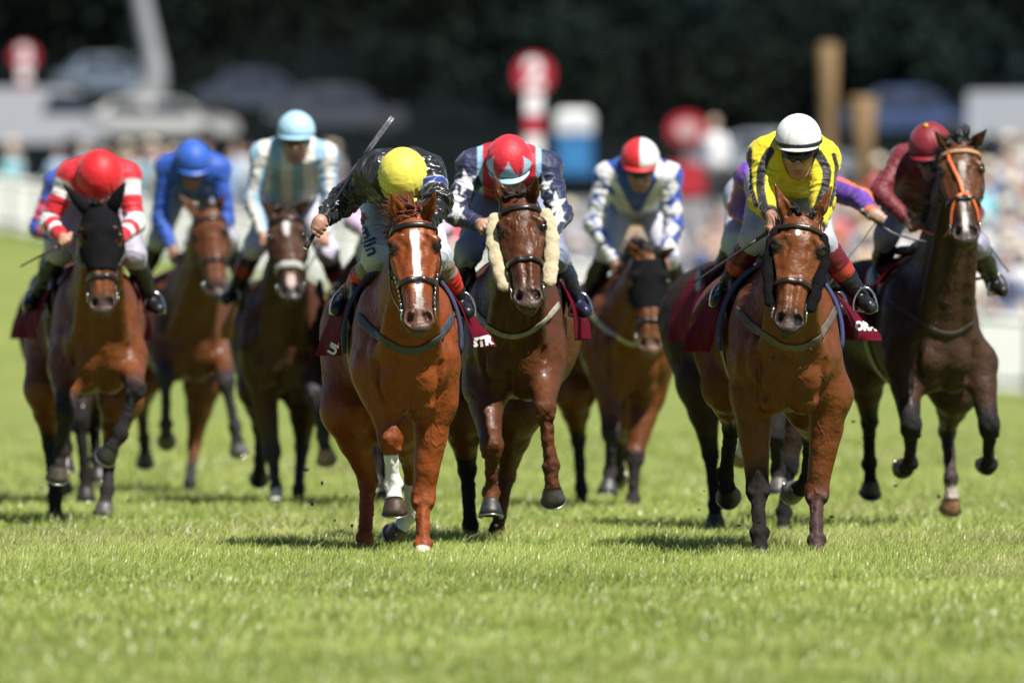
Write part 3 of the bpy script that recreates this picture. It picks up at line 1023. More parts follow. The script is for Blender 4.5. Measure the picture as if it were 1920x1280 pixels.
    for i in range(na):
        for j in range(w - 1):
            fs.append((i * w + j, i * w + j + 1, (i + 1) * w + j + 1, (i + 1) * w + j))
    cm = MB(); cm.add(vs, fs)
    cl = cm.build('saddle_cloth', plain('saddle cloth %.3f' % cc[0], cc, .8, 0, .18, 14, .2), root)
    MATS['saddle cloth %.3f' % cc[0]].node_tree.nodes['Principled BSDF'].inputs['Specular IOR Level'].default_value = .08
    sm = cl.modifiers.new('thick', 'SOLIDIFY'); sm.thickness = .004; sm.offset = 0
    C['cloth_bvh'] = BVHTree.FromPolygons([tuple(p) for p in vs], fs)
    C['cloth'] = cl
    # under cloth edge, girth, saddle
    if k.get('under'):
        um = MB(); P, N = [], []
        for i in range(31):
            ang = math.radians(-100 + 200 * i / 30)
            P.append(T(.485, .287 * math.sin(ang) * C['wS'], 1.18 + .38 * math.cos(ang))); N.append(unit(lat * math.sin(ang) + up * math.cos(ang)))
        um.strap(P, N, .05, .022)
        um.build('numnah', plain('numnah %.2f' % k['under'][2], k['under'], .8, 0, .2, 20, .2), root)
    gm = MB(); P, N = [], []
    for i in range(41):
        ang = math.radians(80 + 200 * i / 40)
        dv = lat * math.sin(ang) + up * math.cos(ang)
        h, hn = drop_on(bvh, T(.66, 0, 1.18) + dv * .7, -dv, .7)
        if h is not None: P.append(h + hn * .006); N.append(hn)
    if len(P) > 5:
        gm.strap(P, N, .07, .008)
        gm.build('girth', plain('girth %.2f' % k.get('girth', (.45, .42, .33))[0], k.get('girth', (.45, .42, .33)), .7, 0, .2, 20, .2), root)
    sd = Body()
    sd.ell(T(.72, 0, 1.60), V(.10, .22, .032), np.stack([lat, back, up], 1), 'c', .05)
    for sg in (-1, 1):
        sd.ell(T(.64, sg * .235, 1.36), V(.035, .13, .16), np.stack([lat, back, up], 1), 'c', .06)
    sd.ell(T(.50, 0, 1.62), V(.06, .05, .04), np.stack([lat, back, up], 1), 'c', .04)
    v, q = sd.mesh(.014)
    link_mesh('saddle', v, q, plain('saddle leather', (.02, .018, .018), .35, 0, .3, 20, .15, coat=.2), root)
    # stirrup irons with their leathers, hung where the feet rest
    for sg, key in ((-1, 'foot_r'), (1, 'foot_l')):
        if key not in S: continue
        ft = S[key] - C['O']
        dv = S.get(key + '_dir', V(0, -1, 0))
        st = MB(); out = unit(lat * sg)
        pts = []
        for i in range(15):
            th = math.radians(-25 + 230 * i / 14)
            pts.append(ft + up * (-.035 + .085 * max(-.12, math.sin(th)) * 1.25) + lat * .060 * math.cos(th))
        st.tube(pts, .0075, 8)
        st.box(ft - up * .050, (.058, .018, .005), np.stack([lat, back, up], 1))
        so = st.build('stirrup', metal, root)
        lm = MB(); a_ = T(.62, sg * .24, 1.42); b_ = ft + up * .075
        pts = spline([a_, (a_ + b_) / 2 + lat * sg * .03, b_], 6)
        lm.strap(pts, [lat * sg] * len(pts), .022, .005)
        lm.build('stirrup_leather', leather, so)

def lettering(text, size, ctx_bvh, origin, px, d, tilt, mat, parent, ray=None, font_sx=1.0, name='lettering', off=.006, bold=.0):
    """white letters laid on the cloth they are printed on; px = where the middle of the word is"""
    cu = bpy.data.curves.new(name, 'FONT'); cu.body = text; cu.size = size; cu.align_x = 'CENTER'; cu.align_y = 'CENTER'
    cu.offset = bold
    cu.resolution_u = 3
    ob = bpy.data.objects.new(name, cu); COL.objects.link(ob)
    dg = bpy.context.evaluated_depsgraph_get()
    me = bpy.data.meshes.new_from_object(ob.evaluated_get(dg))
    bpy.data.objects.remove(ob)
    bm = bmesh.new(); bm.from_mesh(me)
    bmesh.ops.triangulate(bm, faces=bm.faces[:])
    bmesh.ops.subdivide_edges(bm, edges=[e for e in bm.edges if e.calc_length() > size * .12], cuts=2, use_grid_fill=False)
    bmesh.ops.triangulate(bm, faces=bm.faces[:])
    ct, st = math.cos(tilt), math.sin(tilt)
    c = world_at(px[0], px[1], d) - origin
    dirn = Vector((0, 1, 0)) if ray is None else Vector(ray)
    bad = []
    last = d
    for v in bm.verts:
        x, y = v.co.x * font_sx, v.co.y
        X, Z = x * ct - y * st, x * st + y * ct
        p = Vector((c[0] + X, c[1] - 2.0, c[2] + Z))
        h = ctx_bvh.ray_cast(p, Vector((0, 1, 0)), 5.)
        if h[0] is None: bad.append(v); continue
        n = h[1]
        if n.y > 0: n = -n
        v.co = h[0] + n * off
    if bad: bmesh.ops.delete(bm, geom=bad, context='VERTS')
    if not len(bm.verts):
        bm.free(); print('lettering missed', text); return None
    bm.to_mesh(me); bm.free()
    me.materials.clear(); me.materials.append(mat)
    o = bpy.data.objects.new(name, me); COL.objects.link(o); o.parent = parent
    return o
# ------------------------------------------------------------------ riders
def rider_joints(J):
    """world places of the joints"""
    dH = J['d0']
    W = {}
    dd = J.get('dep', {})
    W['head'] = world_at(*J['head'], dH + dd.get('head', .10))
    ds = dH + dd.get('sh', .20)
    for i, sd in enumerate('RL'):
        t = dd.get('twist', 0.) * (1 if sd == 'R' else -1)
        S_ = world_at(*J['sh'][i], ds + t)
        sg = J.get('armsign', ((-1, -1), (-1, -1)))[i]
        E, de = solve(S_, ds + t, J['el'][i], .285, sg[0])
        H, dh = solve(E, de, J['ha'][i], .25, sg[1])
        W['S' + sd], W['E' + sd], W['W' + sd] = S_, E, H
        hp = world_at(*J['hip'], dH + dd.get('hip', .95))
        off = V(.095 if sd == 'L' else -.095, 0, 0)
        W['H' + sd] = hp + off
        kd = dH + dd.get('kn', .42)
        K = world_at(*J['kn'][i], kd)
        A, da = solve(K, kd, J['an'][i], .37, 1)
        W['K' + sd], W['A' + sd] = K, A
        W['T' + sd] = A + V(J.get('toe', (-.05, .05))[i], -.115, -.045 - .01)
    return W

def hand_prims(B, wrist, grip_c, axis, knuck, key='skin', thumb=1, s=1.0):
    """a fist closed round an axis: palm, four bent fingers of different lengths, and a thumb
    grip_c: centre of the held thing; axis: its direction (index finger side positive); knuck: towards the knuckles"""
    axis = unit(axis); kd = unit(knuck - axis * np.dot(knuck, axis)); pd = np.cross(axis, kd)
    w = unit(grip_c - wrist)
    palm_c = grip_c - w * .012 * s + kd * .020 * s
    R = np.stack([axis, kd, pd], 1)
    B.cone(wrist, palm_c - w * .02, .027 * s, .030 * s, key, .02)
    B.ell(palm_c, V(.042, .021, .034) * s, R, key, .015)
    for i in range(4):
        o = axis * (.033 - .0215 * i) * s
        L = (1.0, 1.08, 1.02, .85)[i]; r = (.0098, .0102, .0096, .0084)[i] * s
        rad = .023 * s
        pts = []
        for a in (-52, 12, 78, 150, 205):
            th = math.radians(a)
            pts.append(grip_c + o + kd * rad * 1.25 * L * math.cos(th) + pd * rad * 1.18 * L * math.sin(th))
        for j in range(4):
            B.cone(pts[j], pts[j + 1], r * (1 - .05 * j), r * (.96 - .05 * j), key, .005)
    # thumb: leaves the index side of the palm and closes over the fingers
    t0 = palm_c + axis * .030 * s - pd * .012 * s
    t1 = grip_c + axis * .050 * s - pd * .026 * s * thumb + kd * .004
    t2 = grip_c + axis * .040 * s - pd * .030 * s * thumb - kd * .022 * s
    B.cone(t0, t1, .014 * s, .0115 * s, key, .012); B.cone(t1, t2, .0115 * s, .0095 * s, key, .008)

def build_rider(J):
    W = rider_joints(J)
    O = (W['HR'] + W['HL']) / 2
    O = V(O[0], O[1], O[2])
    g = {k: v - O for k, v in W.items()}
    vox = J.get('vox', .008)
    root = empty('person', O, J['label'], 'person', 'jockeys crouched over their racehorses')
    # head frame
    pit = math.radians(J.get('pitch', 30)); hy = math.radians(J.get('hyaw', 0)); hr = math.radians(J.get('hroll', 0))
    f = V(math.sin(hy) * math.cos(pit), -math.cos(hy) * math.cos(pit), -math.sin(pit))
    r = unit(np.cross(V(0, 0, 1), f)); r = -r          # to the picture's right = the rider's left
    r = V(math.cos(hy), math.sin(hy), 0)
    u = unit(np.cross(f, -r)); u = u if u[2] > -1 else -u
    if np.dot(u, V(0, 0, 1)) < 0: u = -u
    r2 = r * math.cos(hr) + u * math.sin(hr); u = u * math.cos(hr) - r * math.sin(hr); r = r2
    R = np.stack([r, -f, u], 1)                        # local x = right, y = back, z = up of the head
    hc = g['head']
    def Hd(x, y, z): return hc + r * x - f * y + u * z     # y positive = backwards
    hs = J['capw'] / 2 / (FPX / W['head'][1])              # half width of the cap
    B = Body()
    skin = 'skin'
    sh_mid = (g['SR'] + g['SL']) / 2; hips = (g['HR'] + g['HL']) / 2
    neck = sh_mid + unit(sh_mid - hips) * .03
    B.ell(Hd(0, .01, .0), V(.076, .094, .10), R, skin, .03)
    B.ell(Hd(0, -.045, -.085), V(.056, .056, .075), R, skin, .03)
    B.ell(Hd(0, -.075, -.145), V(.030, .026, .024), R, skin, .03)      # chin
    for sg in (-1, 1):
        B.ell(Hd(sg * .042, -.078, -.058), V(.024, .022, .024), R, skin, .02)
        B.cone(Hd(sg * .058, -.02, -.08), Hd(sg * .028, -.07, -.14), .022, .020, skin, .02)
        B.ell(Hd(sg * .080, .012, -.035), V(.010, .020, .033), R, skin, .012)
        B.ell(Hd(sg * .032, -.096, -.030), V(.016, .010, .010), R, skin, .008, sub=True)
    B.cone(Hd(0, -.096, -.030), Hd(0, -.120, -.072), .011, .016, skin, .012)
    B.ell(Hd(0, -.106, -.082), V(.021, .014, .010), R, skin, .008)
    B.ell(Hd(0, -.098, -.112), V(.027, .010, .0075), R, 'lip', .006)
    B.ell(Hd(0, -.096, -.124), V(.024, .010, .0075), R, 'lip', .006)
    B.cone(Hd(-.026, -.106, -.118), Hd(.026, -.106, -.118), .0030, .0030, 'lip', .004, sub=True)
    B.cone(Hd(0, .03, -.09), neck, .055, .062, skin, .03)
    latw = unit(g['SL'] - g['SR'])
    for i, sd in enumerate('RL'):
        sg = -1 if sd == 'R' else 1
        B.cone(sh_mid + latw * sg * .06, hips + latw * sg * .055, .095, .085, skin, .05)
        B.cone(sh_mid + latw * sg * .05, g['S' + sd], .07, .055, skin, .04)
        B.cone(g['S' + sd], g['E' + sd], .050, .040, skin, .03)
        B.cone(g['E' + sd], g['W' + sd], .040, .026, skin, .02)
        B.cone(g['H' + sd], g['K' + sd], .085, .055, skin, .05)
        B.cone(g['K' + sd], g['A' + sd], .042, .026, skin, .03)
        B.cone(g['A' + sd], g['A' + sd] * .25 + g['T' + sd] * .75, .024, .018, skin, .02)
        hk = J.get('grip', {}).get(sd)
        wr = g['W' + sd]; fa = unit(wr - g['E' + sd])
        if hk:
            gc = world_at(*hk['c'], W['W' + sd][1] + hk.get('dy', -.03)) - O
            hand_prims(B, wr, gc, V(*hk['axis']), V(*hk['kn']), thumb=hk.get('thumb', 1), s=hk.get('s', 1.))
            g['G' + sd] = gc
        else:
            gc = wr + fa * .055 + V(0, -.01, -.005)
            hand_prims(B, wr, gc, V(-sg * .75, .15, .45), V(0, -.75, .45) + fa * .3)
            g['G' + sd] = gc
    v, q = B.mesh(vox * .8)
    v = relax(v, q, 1, .4)
    n1 = vnoise(v, 30, 3)
    sk = V(*J.get('skin', (.50, .27, .19)))
    col = np.tile(sk, (len(v), 1)) * (1 + .16 * (n1 - .5))[:, None]
    Wt = B.weights(v, .005)
    lw = np.clip(Wt.get('lip', 0), 0, 1)[:, None]
    col = col * (1 - lw) + V(.34, .12, .10) * lw
    # reddened cheeks, stubble round the jaw
    lx = (v - hc) @ r; ly = -(v - hc) @ f; lz = (v - hc) @ u
    st = (sstep(-.09, -.125, lz) * (ly < 0) * (lz > -.2))[:, None] * .25 * (1 - lw)
    col = col * (1 - st) + V(.20, .13, .11) * st
    for i, sd in enumerate('RL'):                         # nothing darker under the cuffs: knuckles a little redder
        kn = np.exp(-((np.linalg.norm(v - g['G' + sd], axis=1) / .05) ** 2))[:, None] * .25
        col = col * (1 - kn) + V(.50, .22, .15) * kn
    link_mesh('body', v, q, pigment('skin', .48, .12, 40, .18, 140, sub=.08, bdist=.003), root, True, np.clip(col, 0, 1))
    # ---- silks
    Sk = Body()
    bulk = J.get('bulk', 1.0)
    for i, sd in enumerate('RL'):
        sg = -1 if sd == 'R' else 1
        arm = 'arm' + sd
        Sk.cone(sh_mid + latw * sg * .065, hips * .86 + sh_mid * .14 + latw * sg * .06, .120 * bulk, .110, 'torso', .06)
        Sk.cone(sh_mid + latw * sg * .05, g['S' + sd], .080, .076, 'torso', .05)
        Sk.cone(g['S' + sd] - latw * sg * .01, g['E' + sd], .073 * bulk, .056 * bulk, arm, .04)
        e2 = g['E' + sd] + (g['W' + sd] - g['E' + sd]) * .88
        Sk.cone(g['E' + sd], e2, .057 * bulk, .040, arm, .025)
        Sk.cone(e2, e2 + unit(g['W' + sd] - g['E' + sd]) * .012, .037, .037, 'cuff' + sd, .008)
    bk = unit(np.cross(latw, sh_mid - hips)); bk = bk if bk[2] > 0 else -bk
    Sk.ell((sh_mid + hips) / 2 + bk * .03, V(.150, .20, .075), np.stack([latw, unit(sh_mid - hips), bk], 1), 'torso', .08)
    v, q = Sk.mesh(vox)
    v = relax(v, q, 1, .4)
    W2 = Sk.weights(v, .012)
    nrm = vnormals(v, q)
    disp = np.zeros(len(v))
    fold = J.get('fold', .015)
    def ridged(X, axis, hi, lo_, seed):
        a = X @ axis
        Y = X * lo_ + np.outer(a, axis) * (hi - lo_)
        n = vnoise(Y + 3.1, 1.0, seed); m = vnoise(Y * 2.1 + 1.7, 1.0, seed + 5)
        return (1 - np.abs(2 * n - 1)) ** 3 * 1.2 + .6 * (1 - np.abs(2 * m - 1)) ** 2
    for sd in 'RL':
        w = W2.get('arm' + sd, 0) + W2.get('cuff' + sd, 0) * .3
        a1 = unit(g['E' + sd] - g['S' + sd]); a2 = unit(g['W' + sd] - g['E' + sd])
        upper = ((v - g['E' + sd]) @ (a1 + a2)) < 0
        n = np.where(upper, ridged(v, a1, 34, 9, 11), ridged(v, a2, 38, 9, 12))
        disp += w * (n - .75) * fold * (.55 if not J.get('puffy') else 1.)
    dn = unit(sh_mid - hips)
    disp += W2.get('torso', 0) * (ridged(v, dn, 15, 7, 13) - .75) * fold * .8
    v = v + nrm * disp[:, None]
    px = 960 + (v[:, 0] + O[0]) * FPX / (v[:, 1] + O[1]); py = HZ - (v[:, 2] + O[2] - CAM_H) * FPX / (v[:, 1] + O[1])
    base = V(*J['silk'])
    col = np.tile(base, (len(v), 1))
    info = dict(W=W2, v=v, g=g, r=r, sh=sh_mid, hips=hips, latw=latw, n=nrm, O=O)
    for fn in J.get('pattern', []):
        for w, c in fn(px, py, info):
            w = np.clip(w, 0, 1)[:, None]
            col = col * (1 - w) + V(*c) * w
    link_mesh('silks', v, q, pigment('silks ' + J.get('cloth', 'satin'), J.get('srough', .52), .07, 10, J.get('sbump', .5), 45, sheen=.15, bdist=.012, spec=.35, coat=J.get('scoat', 0.)), root, True, np.clip(col, 0, 1))
    # ---- breeches and boots
    Br = Body()
    for sd in 'RL':
        sg = -1 if sd == 'R' else 1
        Br.cone(g['H' + sd], g['K' + sd], .105, .068, 'br', .06)
        Br.cone(g['K' + sd], g['K' + sd] + (g['A' + sd] - g['K' + sd]) * .22, .070, .060, 'br', .03)
    Br.cone(g['HR'], g['HL'], .125, .125, 'br', .05)
    v, q = Br.mesh(vox); v = relax(v, q, 1, .4); nrm = vnormals(v, q)
    wk = sum(np.exp(-((np.linalg.norm(v - g['K' + s_], axis=1) / .13) ** 2)) for s_ in 'RL')
    ax = unit(g['KR'] - g['HR'])
    v = v + nrm * ((ridged(v, ax, 26, 8, 21) - .75) * .0065 * (.35 + wk))[:, None]
    bc = V(*J.get('breeches', (.72, .72, .76)))
    bo = link_mesh('breeches', v, q, pigment('breeches', .55, .05, 12, .15, 80, sheen=.1, bdist=.004), root, True, np.tile(bc, (len(v), 1)))
    info['br_bvh'] = BVHTree.FromPolygons([tuple(x) for x in v], [tuple(int(i) for i in t) for t in q])
    for i, sd in enumerate('RL'):
        Bt = Body()
        K, A, Tt = g['K' + sd], g['A' + sd], g['T' + sd]
        Bt.cone(K + (A - K) * .20, K + (A - K) * .5, .064, .060, 'b', .02)
        Bt.cone(K + (A - K) * .5, A, .060, .044, 'b', .02)
        Bt.cone(A + V(0, .02, -.012), Tt, .042, .036, 'b', .02)
        Bt.cone(A + V(0, .05, -.045), A + V(0, .03, -.02), .028, .035, 'b', .02)
        v, q = Bt.mesh(vox); v = relax(v, q, 1, .4); nrm = vnormals(v, q)
        v = v + nrm * ((ridged(v, unit(A - K), 30, 10, 31) - .75) * .004)[:, None]
        s_ = ((v - K) @ (A - K)) / np.dot(A - K, A - K)
        bands = J.get('boot', [(9, (.012, .012, .014))])
        col = np.zeros((len(v), 3)); prev = -9
        for (lim, c) in bands:
            m = (s_ >= prev) & (s_ < lim); col[m] = c; prev = lim
        link_mesh('boot', v, q, pigment('boot leather', .36, .15, 14, .2, 50, coat=.12, bdist=.005, spec=.3), root, True, col)
    # ---- cap over the skull helmet
    nu, nv = 96, 56
    vs = []; th_max = math.radians(112)
    cen_z = .020
    capdir = []
    for i in range(nv + 1):
        for j in range(nu):
            ph = 2 * math.pi * j / nu
            front = math.cos(ph)                                   # 1 = front
            tm = math.radians(100 + 12 * (-front) + 6 * (1 - abs(front)))
            th = tm * i / nv
            x = math.sin(th) * math.sin(ph); y = -math.sin(th) * math.cos(ph); z = math.cos(th)
            seam = 1 - .020 * math.exp(-((((ph / (2 * math.pi) * 6) % 1.) - .5) / .06) ** 2) * math.sin(th)
            ruff = 1 + .016 * math.sin(ph * 31 + 2 * math.sin(ph * 5)) * sstep(.60, .98, np.array([i / nv]))[0] * J.get('ruff', 1.)
            tight = 1 - .05 * sstep(.88, 1., np.array([i / nv]))[0]
            m = seam * ruff * tight
            vs.append(Hd(x * hs * m, y * hs * 1.17 * m + .004, z * hs * 1.06 * m + cen_z))
            capdir.append((x, y, z, th / tm, ph))
    vs = np.array(vs); capdir = np.array(capdir)
    fs = []
    for i in range(nv):
        for j in range(nu):
            fs.append((i * nu + j, (i + 1) * nu + j, (i + 1) * nu + (j + 1) % nu, i * nu + (j + 1) % nu))
    fs = np.array(fs)
    if J.get('capfold', 1):
        nn = vnormals(vs, fs)
        Y = (vs - hc)
        vs = vs + nn * ((ridged(Y, r, 12, 22, 41) - .7) * .0013 * J.get('capfold', 1.))[:, None]
    ccol = np.tile(V(*J['cap']), (len(vs), 1))
    for fn in J.get('cappat', []):
        for w, c in fn(capdir):
            w = np.clip(w, 0, 1)[:, None]; ccol = ccol * (1 - w) + V(*c) * w
    helm = link_mesh('helmet', vs, fs, pigment('cap ' + J.get('capcloth', 'satin'), J.get('caprough', .55), .05, 10, .15, 40, coat=J.get('capcoat', .0), bdist=.006, sheen=.1, spec=.35), root, True, np.clip(ccol, 0, 1))
    # peak
    pm = MB(); P0 = []
    n = 24; rows = 5
    pv = []; pf = []
    for i in range(rows + 1):
        for k in range(n + 1):
            ph = math.radians(-62 + 124 * k / n)
            tm = math.radians(100 + 12 * (-math.cos(ph)) + 6 * (1 - abs(math.cos(ph))))
            e = (i / rows) * J.get('peak', .030) * (math.cos(ph * 1.35) ** .6 if abs(ph * 1.35) < math.pi / 2 else 0)
            x = math.sin(tm) * math.sin(ph); y = -math.sin(tm) * math.cos(ph); z = math.cos(tm)
            pv.append(Hd(x * hs * .97 + x * e * .6, (y * hs * 1.17 + y * e) * .985, z * hs * 1.06 + cen_z - e * .28 + .004))
    for i in range(rows):
        for k in range(n):
            pf.append((i * (n + 1) + k, i * (n + 1) + k + 1, (i + 1) * (n + 1) + k + 1, (i + 1) * (n + 1) + k))
    pm.add(pv, pf)
    po = pm.build('peak', plain('peak ' + J['name'], J.get('peakcol', J['cap']), .45, 0, .05, 10), helm)
    so = po.modifiers.new('thick', 'SOLIDIFY'); so.thickness = .006
    if J.get('band'):
        bm_ = MB(); pts = []; N = []
        for k in range(65):
            ph = 2 * math.pi * k / 64
            tm = math.radians(88 + 9 * (-math.cos(ph)) + 5 * (1 - abs(math.cos(ph))))
            x = math.sin(tm) * math.sin(ph); y = -math.sin(tm) * math.cos(ph); z = math.cos(tm)
            pts.append(Hd(x * hs * 1.003, y * hs * 1.175 + .004, z * hs * 1.06 + cen_z)); N.append(r * x - f * y + u * z * .3)
        bm_.strap(pts, N, .020, .004)
        bm_.build('cap_band', plain('cap band', (.015, .015, .018), .5, 0, .2, 20), helm)
    if J.get('button'):
        bb = MB(); bb.ball(Hd(0, 0, hs * 1.06 + cen_z + .006), .014, 8); bb.build('cap_button', plain('button ' + J['name'], J['button'], .8, 0, .1, 40, .3), helm)
    # goggles
    if J.get('goggles', True):
        gm = MB(); gv = []; gf = []; n = 28; rows = 8
        for i in range(rows + 1):
            for k in range(n + 1):
                ph = math.radians(-72 + 144 * k / n); e = (i / rows) * 2 - 1
                nosecut = .45 * math.exp(-(ph / .20) ** 2) * (1 if e < 0 else 0)
                hgt = .030 * (1 - .22 * abs(math.sin(ph))) * (1 - nosecut)
                bul = 1 - .16 * e * e
                gv.append(Hd(math.sin(ph) * (.086 * bul), -math.cos(ph) * (.114 * bul) - .004, -.038 + hgt * e))
        for i in range(rows):
            for k in range(n):
                gf.append((i * (n + 1) + k, i * (n + 1) + k + 1, (i + 1) * (n + 1) + k + 1, (i + 1) * (n + 1) + k))
        gm.add(gv, gf)
        go = gm.build('goggles', plain('goggle lens ' + ('amber' if J.get('amber') else 'black'), (.012, .011, .012) if not J.get('amber') else (.12, .09, .02), .16, 0, .1, 10, coat=.15, spec=.3), root)
        so = go.modifiers.new('thick', 'SOLIDIFY'); so.thickness = .008
    # chin strap
    cs = MB()
    for sg in (-1, 1):
        pts = [Hd(sg * .084, -.01, -.03), Hd(sg * .074, -.03, -.09), Hd(sg * .045, -.06, -.155), Hd(0, -.07, -.174)]
        pp = spline(pts, 5); cs.strap(pp, [unit(p - Hd(0, -.02, -.07)) for p in pp], .014, .004)
    cs.build('chin_strap', plain('webbing', (.02, .02, .022), .7, 0, .2, 30), helm)
    info['root'] = root; info['W'] = W2; info['world'] = W
    info['grip_world'] = {sd: g['G' + sd] + O for sd in 'RL'}
    return info

def build_whip(p0, p1, label, bend=0., col=(.02, .02, .022), flap=True, grip=(.02, .02, .02), group=None):
    """p0 butt end, p1 tip (world)"""
    O = p0; L = p1 - p0; ln = np.linalg.norm(L); a = unit(L)
    s = unit(np.cross(a, V(0, 1, 0)))
    root = empty('riding_whip', O, label, 'whip', 'whips carried by the jockeys')
    pt = lambda f: L * f + s * bend * math.sin(math.pi * f)
    m = MB(); m.tube([pt(i / 14) for i in range(4, 13)], [.0075 - .0003 * i for i in range(9)], 8)
    m.build('shaft', plain('whip shaft %.2f' % col[0], col, .35, 0, .3, 60, .2, coat=.2), root)
    m = MB(); m.tube([pt(0), pt(.03), pt(.05), pt(.30)], [.0135, .0145, .011, .010], 10)
    m.build('grip', plain('whip grip %.2f' % grip[0], grip, .6, 0, .35, 50, .3), root)
    m = MB()
    m.ball(pt(0.0), .0145, 8); m.build('butt_cap', plain('whip butt', (.30, .26, .20), .4, 0, .5, 90, .3), root)
    if flap:
        m = MB()
        for sg in (-1, 1):
            m.strap([pt(f) + s * .007 * sg for f in (.70, .78, .86, .94, 1.0)], [unit(V(.25 * sg, -1, .2))] * 5, .014, .006)
        m.build('flap', plain('whip flap %.2f' % col[0], tuple(min(.5, c * 5) for c in col), .3, 0, .4, 40, .2), root)
    return root
# ------------------------------------------------------------------ the course: turf, grass, the rising ground behind
def ground_z(x, y):
    """the turf is level past the horses, then climbs the hill beyond the turn"""
    t = np.asarray(y, float) - 150.0
    rise = .03 + np.where(t < 0, 0, np.where(t < 24, .042 * t * t / 48.0, .042 * (t - 12.0)))
    return rise

def turf_material():
    m, nt, b = new_mat('turf')
    n1 = noise(nt, .55, 4, .6, stretch=(1, .22, 1)); n2 = noise(nt, 7., 5, .65, stretch=(1, .35, 1)); n3 = noise(nt, 60., 3, .6, stretch=(1, .3, 1))
    a = ramp(nt, n1.outputs[0], [(.30, (.140, .182, .038)), (.55, (.172, .208, .050)), (.75, (.200, .228, .064))])
    c = ramp(nt, n2.outputs[0], [(.30, .72), (.70, 1.22)])
    d = ramp(nt, n3.outputs[0], [(.30, .75), (.72, 1.20)])
    o = mix(nt, mix(nt, a.outputs[0], c.outputs[0], 1., 'MULTIPLY'), d.outputs[0], .8, 'MULTIPLY')
    nt.links.new(o, b.inputs['Base Color'])
    b.inputs['Roughness'].default_value = .75; b.inputs['Specular IOR Level'].default_value = .2
    bump(nt, b, n3.outputs[0], .4, .03)
    return m

xs = np.concatenate([np.linspace(-420, -40, 12), np.linspace(-36, 36, 37), np.linspace(40, 420, 12)])
ys = np.concatenate([np.linspace(-30, 140, 35), np.linspace(142, 430, 73), np.linspace(440, 1500, 16)])
gv = []; gf = []
for y in ys:
    for x in xs:
        z = float(ground_z(x, y))
        gv.append((x, y, z))
for i in range(len(ys) - 1):
    for k in range(len(xs) - 1):
        a = i * len(xs) + k
        gf.append((a, a + 1, a + len(xs) + 1, a + len(xs)))
tag(link_mesh('ground', gv, gf, turf_material()), kind='structure')

def grass_material():
    m, nt, b = new_mat('grass blades')
    at = nt.nodes.new('ShaderNodeAttribute'); at.attribute_name = 'pigment'
    n1 = noise(nt, .5, 4, .6, stretch=(1, .22, 1))
    r = ramp(nt, n1.outputs[0], [(.3, .84), (.72, 1.14)])
    c = mix(nt, at.outputs['Color'], r.outputs[0], 1., 'MULTIPLY')
    nt.links.new(c, b.inputs['Base Color'])
    b.inputs['Roughness'].default_value = .34; b.inputs['Specular IOR Level'].default_value = .55
    tr = nt.nodes.new('ShaderNodeBsdfTranslucent'); nt.links.new(c, tr.inputs['Color'])
    ms = nt.nodes.new('ShaderNodeMixShader'); ms.inputs[0].default_value = .5
    nt.links.new(b.outputs[0], ms.inputs[1]); nt.links.new(tr.outputs[0], ms.inputs[2])
    nt.links.new(ms.outputs[0], nt.nodes['Material Output'].inputs['Surface'])
    return m

